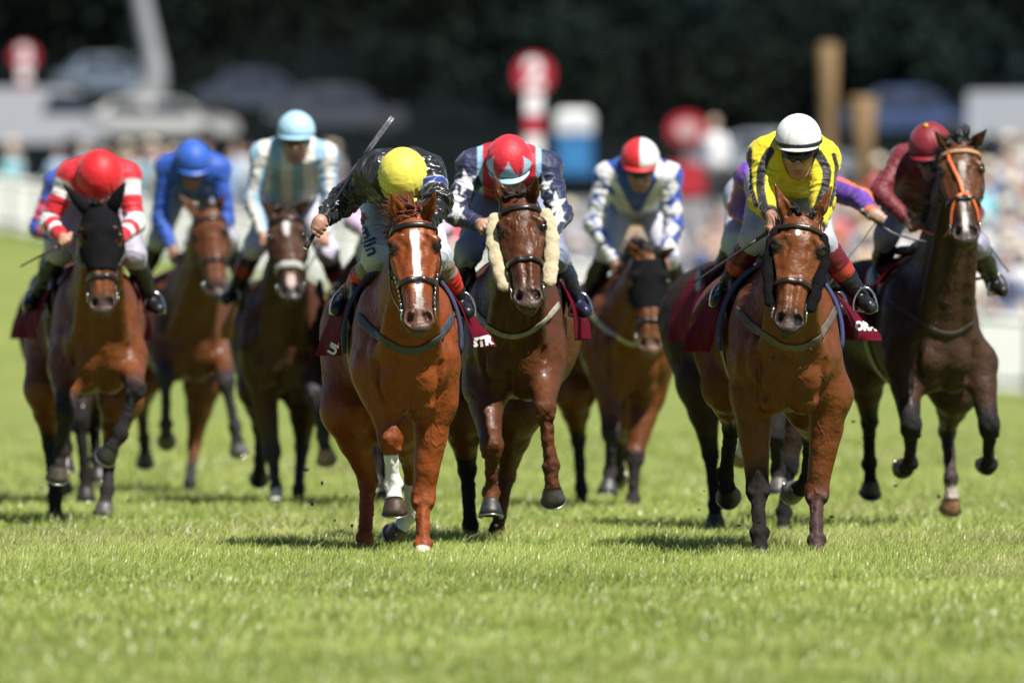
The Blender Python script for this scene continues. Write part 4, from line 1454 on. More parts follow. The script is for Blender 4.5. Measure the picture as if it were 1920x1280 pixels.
def grass():
    """individual blades over the strip of turf the picture looks across"""
    rng = np.random.default_rng(7)
    V_, Q_, C_ = [], [], []
    base = 0
    #        from   to    per sq m  height  width
    bands = [(36., 45., 620, .062, .0085), (45., 52., 1000, .082, .0058), (52., 61., 1900, .112, .0042), (61., 70., 520, .110, .0065), (70., 88., 300, .112, .0085), (88., 120., 110, .115, .014)]
    for (y0, y1, den, hgt, wid) in bands:
        xm = 1010. / FPX * y1 + .25
        n = int((y1 - y0) * 2 * xm * den)
        y = rng.uniform(y0, y1, n); x = rng.uniform(-1, 1, n) * (1010. / FPX * y + .25)
        P = np.stack([x, y, np.zeros(n)], 1)
        m_ = int(n * .45); ye = rng.uniform(y0, y1, m_); xe = rng.choice([-1, 1], m_) * (1010. / FPX * ye + .25 + 2.6 * rng.random(m_) ** 1.4)   # thinning out beyond the edges of the view
        x = np.concatenate([x, xe]); y = np.concatenate([y, ye]); n = len(x); P = np.stack([x, y, np.zeros(n)], 1)
        tuft = vnoise(P * np.array([1, .5, 1]), 1.6, 31); t2 = vnoise(P * np.array([1, .6, 1]), 7., 32)
        keep = rng.random(n) < (.45 + .9 * t2)
        x, y, P, tuft, t2 = x[keep], y[keep], P[keep], tuft[keep], t2[keep]; n = len(x)
        h = hgt * (.55 + .55 * tuft + .35 * (t2 - .5)) * rng.uniform(.55, 1.15, n)
        tall = rng.random(n) < .02; h[tall] *= 1.35
        yaw = rng.uniform(0, 2 * np.pi, n); ben = rng.uniform(.15, .95, n) * h
        ca, sa = np.cos(yaw), np.sin(yaw)
        fx, fy = np.cos(yaw * 1.7 + 1), np.sin(yaw * 1.7 + 1)          # bend direction
        w = wid * rng.uniform(.7, 1.3, n)
        rows = []
        for (f, ww) in ((0., 1.), (.5, .85), (.85, .45)):
            cx_ = x + fx * ben * f ** 2; cy_ = y + fy * ben * f ** 2; cz_ = .03 + h * (f - .18 * f * f)
            for s_ in (-1, 1):
                rows.append(np.stack([cx_ + s_ * ca * w * ww * .5, cy_ + s_ * sa * w * ww * .5, cz_], 1))
        rows.append(np.stack([x + fx * ben, y + fy * ben, .03 + h * .82], 1))
        vv = np.stack(rows, 1)                                           # n,7,3
        V_.append(vv.reshape(-1, 3))
        i0 = base + np.arange(n)[:, None] * 7
        Q_.append(np.concatenate([i0 + np.array([[0, 1, 3, 2]]), i0 + np.array([[2, 3, 5, 4]]), i0 + np.array([[4, 5, 6, 6]])], 0))
        base += n * 7
        mixv = rng.random(n)
        g1, g2, g3 = np.array((.276, .355, .072)), np.array((.432, .490, .140)), np.array((.52, .48, .24))
        k = np.clip(mixv * .8 + (tuft - .5) * .9, 0, 1)[:, None]
        c = g1 * (1 - k) + g2 * k
        worn = sstep(.68, .82, vnoise(P * np.array([1, .45, 1]), .85, 77)) * sstep(.3, .6, t2) * (y > 51)      # trodden, straw coloured patches
        c = c * (1 - .38 * worn[:, None]) + np.array((.30, .29, .11)) * .38 * worn[:, None]
        dry = (rng.random(n) < .06 + .2 * worn)[:, None]
        c = np.where(dry, g3, c)
        sh = np.array([.60, .60, .85, .85, 1.05, 1.05, 1.15])            # blade colour runs darker at the foot, paler towards the tip
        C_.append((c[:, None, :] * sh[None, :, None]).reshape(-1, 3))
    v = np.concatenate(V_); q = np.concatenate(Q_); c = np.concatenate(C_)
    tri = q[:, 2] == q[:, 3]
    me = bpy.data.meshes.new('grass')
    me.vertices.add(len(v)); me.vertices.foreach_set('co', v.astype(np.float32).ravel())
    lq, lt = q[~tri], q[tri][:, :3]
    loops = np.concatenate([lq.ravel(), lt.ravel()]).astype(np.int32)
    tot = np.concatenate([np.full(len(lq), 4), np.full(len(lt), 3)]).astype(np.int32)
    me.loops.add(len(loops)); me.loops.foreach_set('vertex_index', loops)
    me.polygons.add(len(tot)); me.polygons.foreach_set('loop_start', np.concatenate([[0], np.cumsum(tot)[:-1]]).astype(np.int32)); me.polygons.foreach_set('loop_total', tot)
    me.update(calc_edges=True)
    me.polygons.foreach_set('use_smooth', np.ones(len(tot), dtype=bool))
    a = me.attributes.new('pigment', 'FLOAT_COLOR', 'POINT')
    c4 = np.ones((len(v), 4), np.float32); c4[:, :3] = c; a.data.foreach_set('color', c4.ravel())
    me.materials.append(grass_material())
    o = bpy.data.objects.new('grass', me); COL.objects.link(o)
    tag(o, 'short green turf grass of the racecourse', 'grass', kind='stuff')
    print('grass blades', len(v) // 7)
grass()
# ------------------------------------------------------------------ the field: one entry per horse and rider
def blaze(t0, t1, w0, w1, v0=0., v1=0., c=(.80, .77, .74), wob=.010):
    def fn(t, v, w, inh, n1, n2):
        f = np.clip((t - t0) / (t1 - t0), 0, 1)
        cen = v0 + (v1 - v0) * f + wob * (n1 - .5) * 2
        hw = (w0 + (w1 - w0) * f) * (.8 + .5 * n2)
        m = sstep(hw + .004, hw - .003, np.abs(v - cen)) * sstep(t0 - .025, t0 + .02, t) * sstep(t1 + .02, t1 - .02, t) * sstep(-.05, -.03, w)
        return m * inh, c
    return fn
def star(t, v, rt, rv, c=(.80, .77, .74)):
    def fn(tt, vv, w, inh, n1, n2):
        d = np.sqrt(((tt - t) * HEAD_L / rt) ** 2 + ((vv - v) / rv) ** 2) * (.75 + .5 * n2)
        return sstep(1.1, .8, d) * inh * sstep(-.06, -.03, w), c
    return fn
def nose_tint(c, t0=.55, t1=.8, w=.5):
    def fn(tt, vv, ww, inh, n1, n2):
        return inh * sstep(t0, t0 + .12, tt) * sstep(t1 + .1, t1, tt) * w, c
    return fn

CHEST = (.225, .053, .011); BAY = (.145, .043, .0105); DBAY = (.06, .022, .009); BROWN = (.026, .013, .008)
MAROON = (.17, .010, .030)

HORSES = {
'chestnut': dict(name='chestnut', seed=1, d0=56.9, cx=766, cb=784, yaw=-.075, vox=.0068, wide=1.0,
    label='bright chestnut racehorse with a long white blaze and one white sock, leading',
    coat=CHEST, points=(.105, .026, .009), hair=(.15, .036, .011), tailhair=(.09, .025, .01), muzzle=(.065, .042, .036), eyeskin_shade=(.03, .012, .008),
    head=dict(poll=(774, 398), muz=(786, 610), ears=((733, 360), (817, 362)), dy=-.5, yaw=.0, esign=(-1, -1)),
    mane_n=220, mane_len=1.25, mane_side=-1, fore_n=150, fore_len=.95, fore_x=-.45, fore_up=.45,
    legs=dict(FR=dict(ed=.16, e=(705, 700), k=(732, 824), f=(737, 905), t=(741, 962), s=(-.25, .5, -1), white=.30, dark=None, hoof=(.07, .042, .025)),
              FL=dict(e=(815, 752), k=(793, 935), f=(793, 1022), t=(790, 1066), s=(-1, -1, -1), dark=None, white=1.12),
              HR=dict(e=(650, 770), k=(690, 902), f=(684, 1010), t=(680, 1062), s=(1, -1, -1), dark=None),
              HL=dict(e=(748, 790), k=(772, 870), f=(770, 962), t=(738, 1008), s=(1, 1, 1), dark=None, white=.35, hoof=(.09, .07, .06))),
    marks=[blaze(.17, .86, .020, .014, .004, .006), blaze(.86, .97, .008, .012, .006, .004, (.50, .33, .28)), nose_tint((.16, .07, .05), .66, .95, .5)],
    tack=dict(chain=True, breast=(.045, .05, .06), breast_w=.045, under=(.03, .04, .10), girth=(.50, .45, .28), flare=(.08, .21))),
'bay': dict(name='bay', seed=2, d0=57.3, cx=1483, cb=778, yaw=-.085, vox=.0068, wide=1.06,
    label='bay racehorse with a tiny white star and black cheek pieces, nearest on the right',
    coat=BAY, points=(.016, .012, .011), muzzle=(.035, .026, .024),
    head=dict(poll=(1505, 402), muz=(1478, 612), ears=((1452, 343), (1560, 350)), dy=-.5, yaw=-.06),
    mane_n=120, fore_n=110, fore_up=1.3, fore_len=.8,
    legs=dict(FR=dict(e=(1412, 745), k=(1421, 918), f=(1424, 1000), t=(1426, 1055), s=(-1, -1, -1), dark=-.3),
              FL=dict(e=(1558, 740), k=(1531, 925), f=(1531, 1012), t=(1531, 1062), s=(-1, -1, -1), dark=.1, col=(.062, .034, .032)),
              HR=dict(e=(1365, 725), k=(1372, 800), f=(1360, 888), t=(1367, 938), s=(1, 1, 1), dark=-.5),
              HL=dict(e=(1520, 760), k=(1522, 820), f=(1513, 900), t=(1484, 930), s=(1, 1, 1), dark=-.3, hoof=(.10, .09, .085))),
    marks=[star(.17, -.012, .020, .012), nose_tint((.15, .052, .018), .45, .72, .5)],
    tack=dict(cheekpiece=(.010, .010, .011), breast=(.11, .085, .075), breast_w=.042, lname='brown', leather=(.030, .018, .013), under=(.04, .05, .16), flare=(.10, .27), cp_out=-.010, cp_r=.031)),
'hooded bay': dict(name='hooded bay', seed=3, d0=65.3, cx=187, cb=740, yaw=-.10, wide=.98,
    label='bay racehorse wearing a black hood, under the red and white silks on the far left',
    coat=BAY, points=(.022, .018, .020), muzzle=(.07, .045, .04), eyeskin_shade=(.13, .045, .014),
    head=dict(poll=(186, 386), muz=(192, 580), ears=((121, 349), (233, 345)), dy=-.5, yaw=.03), forelock=1, fore_n=60, fore_up=1.8,
    legs=dict(FR=dict(ed=.17, e=(126, 690), k=(123, 770), f=(114, 845), t=(107, 898), s=(-1, 1, -1), dark=-.3, hoof=(.09, .085, .085)),
              FL=dict(ed=.17, e=(240, 672), k=(254, 725), f=(226, 812), t=(196, 862), s=(-1, 1, 1), dark=-.15),
              HR=dict(e=(88, 730), k=(95, 832), f=(103, 930), t=(104, 985), s=(1, -1, -1), dark=-.1),
              HL=dict(e=(226, 750), k=(206, 845), f=(201, 918), t=(194, 964), s=(1, -1, -1), dark=.2, hoof=(.10, .09, .09))),
    tack=dict(hood=(.008, .008, .010), hood_t=.62, no_browband=True, flare=(.12, .08), nose_t=.68)),
'hidden': dict(name='hidden', seed=4, d0=71.5, cx=140, cb=730, yaw=-.05, vox=.014,
    label='dark racehorse almost hidden behind the black hooded horse',
    coat=BROWN, head=dict(poll=(150, 420), muz=(152, 560), ears=((132, 390), (172, 390)), dy=-.5),
    legs=dict(FR=dict(e=(118, 690), k=(122, 770), f=(124, 840), t=(122, 880), s=(-1, 1, -1)),
              FL=dict(e=(158, 690), k=(150, 790), f=(160, 890), t=(161, 935), s=(-1, -1, -1)),
              HR=dict(e=(100, 720), k=(112, 800), f=(116, 870), t=(118, 920), s=(1, -1, -1)),
              HL=dict(e=(170, 720), k=(176, 800), f=(180, 860), t=(186, 900), s=(1, -1, -1))),
    tack=dict()),
'blue bay': dict(name='blue bay', seed=5, d0=76.5, cx=352, cb=716, yaw=-.06, vox=.014, wide=1.08,
    label='bay racehorse with ears spread wide under the plain blue silks',
    coat=(.110, .034, .010), points=(.03, .027, .03), muzzle=(.05, .035, .03),
    head=dict(poll=(386, 392), muz=(406, 550), ears=((332, 362), (424, 358)), dy=-.5, yaw=.12),
    legs=dict(FR=dict(ed=.17, e=(300, 650), k=(311, 708), f=(311, 795), t=(313, 832), s=(-1, 1, 1), dark=-.25),
              FL=dict(ed=.17, e=(420, 660), k=(424, 718), f=(440, 800), t=(449, 852), s=(-1, 1, -1), dark=-.25, hoof=(.16, .14, .14)),
              HR=dict(e=(268, 710), k=(266, 770), f=(270, 822), t=(273, 874), s=(1, 1, -1), dark=-.1, hoof=(.10, .08, .07)),
              HL=dict(e=(380, 720), k=(364, 835), f=(356, 905), t=(354, 950), s=(1, -1, -1), dark=.5)),
    tack=dict(flare=(.10, .06), nose=None)),
'dark bay': dict(name='dark bay', seed=6, d0=71.8, cx=530, cb=738, yaw=-.02, vox=.014, wide=1.02,
    label='dark bay racehorse with a white star, white snip and yellow saddle cloth',
    coat=(.062, .025, .011), points=(.04, .036, .040), muzzle=(.05, .04, .04),
    head=dict(poll=(534, 392), muz=(546, 556), ears=((487, 374), (582, 370)), dy=-.5, yaw=.04),
    legs=dict(FR=dict(e=(490, 690), k=(510, 848), f=(518, 918), t=(519, 962), s=(-1, -1, -1), dark=-.35, white=1.05),
              FL=dict(ed=.17, e=(578, 685), k=(588, 738), f=(606, 815), t=(613, 864), s=(-1, 1, -1), dark=-.4, hoof=(.34, .22, .15)),
              HR=dict(e=(484, 730), k=(486, 800), f=(487, 860), t=(486, 902), s=(1, 1, 1), dark=-.4),
              HL=dict(e=(572, 740), k=(566, 838), f=(560, 915), t=(558, 962), s=(1, -1, -1), dark=-.1)),
    marks=[star(.22, .0, .055, .020), star(.82, .010, .055, .024, (.62, .48, .45))],
    tack=dict(nose=plain('grey fleece', (.45, .45, .43), .95, 0, .2, 40, .5), nose_w=.045, nose_t=.64, cloth=(.40, .22, .03), flare=(.10, .08), cloth_z=1.10)),
'screened': dict(name='screened', seed=7, d0=71.0, cx=748, cb=735, yaw=-.05, vox=.014,
    label='bay racehorse almost hidden behind the leading chestnut',
    coat=BAY, head=dict(poll=(752, 420), muz=(760, 570), ears=((730, 390), (775, 390)), dy=-.5),
    legs=dict(FR=dict(e=(708, 700), k=(705, 790), f=(703, 868), t=(701, 912), s=(-1, 1, -1), dark=-.2),
              FL=dict(e=(790, 700), k=(785, 790), f=(780, 870), t=(780, 920), s=(-1, -1, -1)),
              HR=dict(e=(700, 730), k=(712, 830), f=(716, 900), t=(718, 948), s=(1, -1, -1)),
              HL=dict(e=(790, 730), k=(796, 810), f=(780, 870), t=(770, 920), s=(1, -1, -1))),
    tack=dict()),
'fleeced': dict(name='fleeced', seed=8, d0=59.3, cx=962, cb=752, yaw=.02, vox=.0085, wide=.98,
    label='bay racehorse in cream sheepskin cheek pieces behind the leading chestnut',
    coat=(.095, .030, .0095), points=(.065, .026, .016), muzzle=(.10, .072, .06),
    head=dict(poll=(972, 368), muz=(991, 567), ears=((924, 326), (1008, 330)), dy=-.5, yaw=.05), fore_n=130, fore_up=.9, hair=(.03, .016, .011),
    legs=dict(FR=dict(ed=.17, e=(908, 725), k=(922, 836), f=(921, 922), t=(920, 962), s=(-1, 1, -1), dark=None, hoof=(.03, .03, .03)),
              FL=dict(ed=.17, e=(1018, 690), k=(1021, 768), f=(1033, 872), t=(1038, 950), s=(-1, 1, -1), dark=None, hoof=(.055, .045, .042)),
              HR=dict(e=(866, 770), k=(876, 878), f=(882, 985), t=(884, 1040), s=(1, -1, -1), dark=-.8, col=(.012, .010, .010)),
              HL=dict(e=(972, 770), k=(950, 890), f=(932, 995), t=(926, 1050), s=(1, -1, -1), dark=None)),
    tack=dict(cheekpiece=(.66, .56, .36), breast=(.36, .33, .26), breast_w=.032, flare=(.10, .10), lname='black', cp_out=.006)),
'low headed': dict(name='low headed', seed=9, d0=70.2, cx=1190, cb=748, yaw=-.10, vox=.013, wide=1.03,
    label='bay racehorse in a dark hood carrying its head low under the royal blue spotted silks',
    coat=(.130, .040, .009), points=(.025, .02, .022), muzzle=(.14, .075, .05),
    head=dict(poll=(1217, 474), muz=(1219, 655), ears=((1174, 450), (1268, 462)), dy=-.6, yaw=.0), forelock=1, fore_n=80, mane_n=320,
    legs=dict(FR=dict(ed=.17, e=(1142, 700), k=(1145, 808), f=(1144, 885), t=(1139, 922), s=(-1, 1, -1), dark=-.3, hoof=(.05, .05, .05)),
              FL=dict(e=(1212, 745), k=(1190, 856), f=(1187, 935), t=(1186, 978), s=(-1, -1, -1), dark=-.1),
              HR=dict(e=(1076, 735), k=(1084, 822), f=(1090, 915), t=(1092, 968), s=(1, -1, -1), dark=-.5),
              HL=dict(e=(1168, 770), k=(1164, 830), f=(1160, 880), t=(1158, 905), s=(1, 1, 1), dark=-.8)),
    tack=dict(hood=(.007, .006, .0065), hood_t=.56, hood_ears=False, hood_t0=.06, no_browband=True, breast=(.40, .38, .34), breast_w=.034, flare=(.12, .10), nose_t=.70)),
'brown': dict(name='brown', seed=10, d0=63.4, cx=1425, cb=745, yaw=-.13, vox=.012,
    label='dark brown racehorse half hidden behind the bay with black cheek pieces',
    coat=BROWN, points=(.012, .010, .011),
    head=dict(poll=(1470, 440), muz=(1490, 610), ears=((1448, 410), (1500, 410)), dy=-.5),
    legs=dict(FR=dict(e=(1450, 730), k=(1452, 815), f=(1458, 880), t=(1461, 922), s=(-1, 1, -1), dark=-.4, hoof=(.10, .09, .09)),
              FL=dict(e=(1500, 735), k=(1478, 870), f=(1470, 960), t=(1468, 1010), s=(-1, -1, -1), dark=-.1),
              HR=dict(e=(1312, 720), k=(1332, 850), f=(1341, 945), t=(1342, 992), s=(1, -1, -1), dark=-.4),
              HL=dict(e=(1420, 740), k=(1405, 800), f=(1398, 830), t=(1388, 862), s=(1, 1, 1), dark=.3, white=.9, hoof=(.36, .25, .18))),
    tack=dict(flare=(.08, .05))),
'high headed': dict(name='high headed', seed=11, d0=64.3, cx=1772, cb=738, yaw=-.25, vox=.010, wide=1.06,
    label='dark bay racehorse with head held high, orange bridle strap and white face stripe',
    coat=(.048, .021, .010), points=(.014, .012, .013), muzzle=(.06, .045, .04),
    neckq=1.75, head=dict(poll=(1799, 264), muz=(1812, 446), ears=((1750, 244), (1852, 240)), dy=-.35, yaw=.03), fore_n=120, fore_up=1.7,
    legs=dict(FR=dict(ed=.17, e=(1697, 690), k=(1708, 800), f=(1706, 868), t=(1694, 884), s=(-1, 1, 1), dark=-.5),
              FL=dict(ed=.17, e=(1834, 680), k=(1855, 800), f=(1853, 872), t=(1850, 878), s=(-1, 1, 1), dark=-.35),
              HR=dict(e=(1622, 690), k=(1630, 790), f=(1630, 868), t=(1634, 932), s=(1, 1, -1), dark=-.6),
              HL=dict(e=(1790, 735), k=(1776, 808), f=(1783, 896), t=(1784, 966), s=(1, -1, -1), dark=-.05, white=1.15, whitec=(.46, .40, .35), hoof=(.22, .11, .06), col=(.05, .034, .034))),
    marks=[blaze(.22, .40, .016, .018, .004, .004, wob=.004), blaze(.40, .92, .010, .013, .0, .004, wob=.006), nose_tint((.075, .028, .012), .30, .7, .45), 
           lambda t, v, w, inh, n1, n2: (inh * sstep(.75, .55, t) * .55, (.14, .046, .015))],  # paler brown over the face paints in the sunlight falling on it
    tack=dict(stripe=plain('orange strap', (.75, .16, .03), .5, 0, .1, 20), brow_mat=plain('pale browband', (.45, .25, .12), .6, 0, .3, 60), breast=(.03, .022, .018), breast_w=.025, flare=(.06, .06), rein_mat=plain('orange rubber rein', (.60, .13, .03), .6, 0, .15, 20))),
}

# ---- silks patterns
def stripes_arm(col, wid, keys=('armR', 'armL'), off=0., both=True):
    """a band down the outside of each sleeve"""
    def fn(px, py, I):
        g, v = I['g'], I['v']; out = []
        for sd in 'RL':
            S_, E, Wp = g['S' + sd], g['E' + sd], g['W' + sd]
            sg = -1 if sd == 'R' else 1
            m = np.full(len(v), 0.)
            for a, b in ((S_, E), (E, Wp)):
                ax = unit(b - a); t = np.clip(((v - a) @ ax) / np.linalg.norm(b - a), 0, 1)
                side = unit(np.cross(ax, V(0, -1, 0))); side = side * np.sign(side[0]) * sg if abs(side[0]) > .05 else side
                o = (v - (a + t[:, None] * (b - a)))
                lat = o @ side; fr = o @ V(0, -1, 0)
                near = np.exp(-np.maximum(np.linalg.norm(o, axis=1) - .075, 0) / .01)
                for c0, hw in wid:
                    m = np.maximum(m, sstep(hw + .004, hw - .004, np.abs(lat - c0)) * near * (1.0 if both else (fr > -.01)))
            w = (I['W'].get('arm' + sd, 0) + I['W'].get('cuff' + sd, 0)) * m
            out.append((w, col))
        return out
    return fn
def hoops(col, spans, sides='RL'):
    """bands round the sleeves, at fractions of the way from shoulder to wrist"""
    def fn(px, py, I):
        g, v = I['g'], I['v']; out = []
        for sd in sides:
            S_, E, Wp = g['S' + sd], g['E' + sd], g['W' + sd]
            a1 = unit(E - S_); a2 = unit(Wp - E)
            up_ = ((v - E) @ (a1 + a2)) < 0
            t = np.where(up_, ((v - S_) @ a1) / np.linalg.norm(E - S_) * .5, .5 + ((v - E) @ a2) / np.linalg.norm(Wp - E) * .5)
            m = np.zeros(len(v))
            for a, b in spans: m = np.maximum(m, sstep(a - .012, a + .012, t) * sstep(b + .012, b - .012, t))
            out.append((m * sstep(.2, .5, I['W'].get('arm' + sd, 0) + I['W'].get('cuff' + sd, 0)), col))
        return out
    return fn
def cuffs(col):
    def fn(px, py, I):
        return [(sstep(.2, .5, I['W'].get('cuff' + sd, 0)), col) for sd in 'RL']
    return fn
def on_torso(col, test):
    def fn(px, py, I):
        return [(sstep(.45, .6, I['W'].get('torso', 0)) * test(px, py, I), col)]
    return fn
def star_shape(px, py, cx, cy, r, rot=0., sq=1.):
    dx, dy = (px - cx) / sq, py - cy
    a = np.arctan2(dx, -dy) + rot; rr = np.hypot(dx, dy)
    k = 2 * np.pi / 5
    a = np.abs((a % k) - k / 2)                 # 0 at the notch, k/2 at the tip
    a = k / 2 - a
    ri = .42 * r
    x, y = rr * np.cos(a), rr * np.sin(a)
    x0, y0, x1, y1 = r, 0., ri * math.cos(k / 2), ri * math.sin(k / 2)
    s = (x1 - x0) * (y - y0) - (y1 - y0) * (x - x0)
    return sstep(-20., 20., s * np.sign((x1 - x0) * (0 - y0) - (y1 - y0) * (0 - x0)) * 1.0)
def px_stars(col, items):
    def fn(px, py, I):
        m = 0
        for (cx, cy, r, rot, sq) in items: m = np.maximum(m, star_shape(px, py, cx, cy, r, rot, sq))
        front = sstep(.15, -.1, I['n'][:, 1])
        return [(m * front, col)]
    return fn
def px_band(col, pts, hw):
    """a sewn-on strip down the front of a sleeve"""
    def fn(px, py, I):
        d = np.full(len(px), 1e9)
        for (x0, y0), (x1, y1) in zip(pts[:-1], pts[1:]):
            ex, ey = x1 - x0, y1 - y0
            t = np.clip(((px - x0) * ex + (py - y0) * ey) / (ex * ex + ey * ey), 0, 1)
            d = np.minimum(d, np.hypot(px - x0 - t * ex, py - y0 - t * ey))
        return [(sstep(hw + 1.2, hw - 1.2, d) * sstep(.35, .1, I['n'][:, 1]), col)]
    return fn
def px_spots(col, items, jag=0.):
    def fn(px, py, I):
        m = 0
        for (cx, cy, rx, ry) in items: m = np.maximum(m, sstep(1.15, .85, (np.abs(px - cx) / (rx * 1.22) + np.abs(py - cy) / (ry * 1.3)) ** 1.0 * .98))
        return [(m, col)]
    return fn

RED = (.62, .012, .030); WHITE = (.80, .80, .82); NAVY = (.014, .020, .075); ROYAL = (.02, .075, .42); LBLUE = (.30, .55, .75)
YEL = (.80, .66, .02); PURPLE = (.13, .045, .36); ORANGE = (.75, .17, .03); BLACK = (.012, .012, .014)

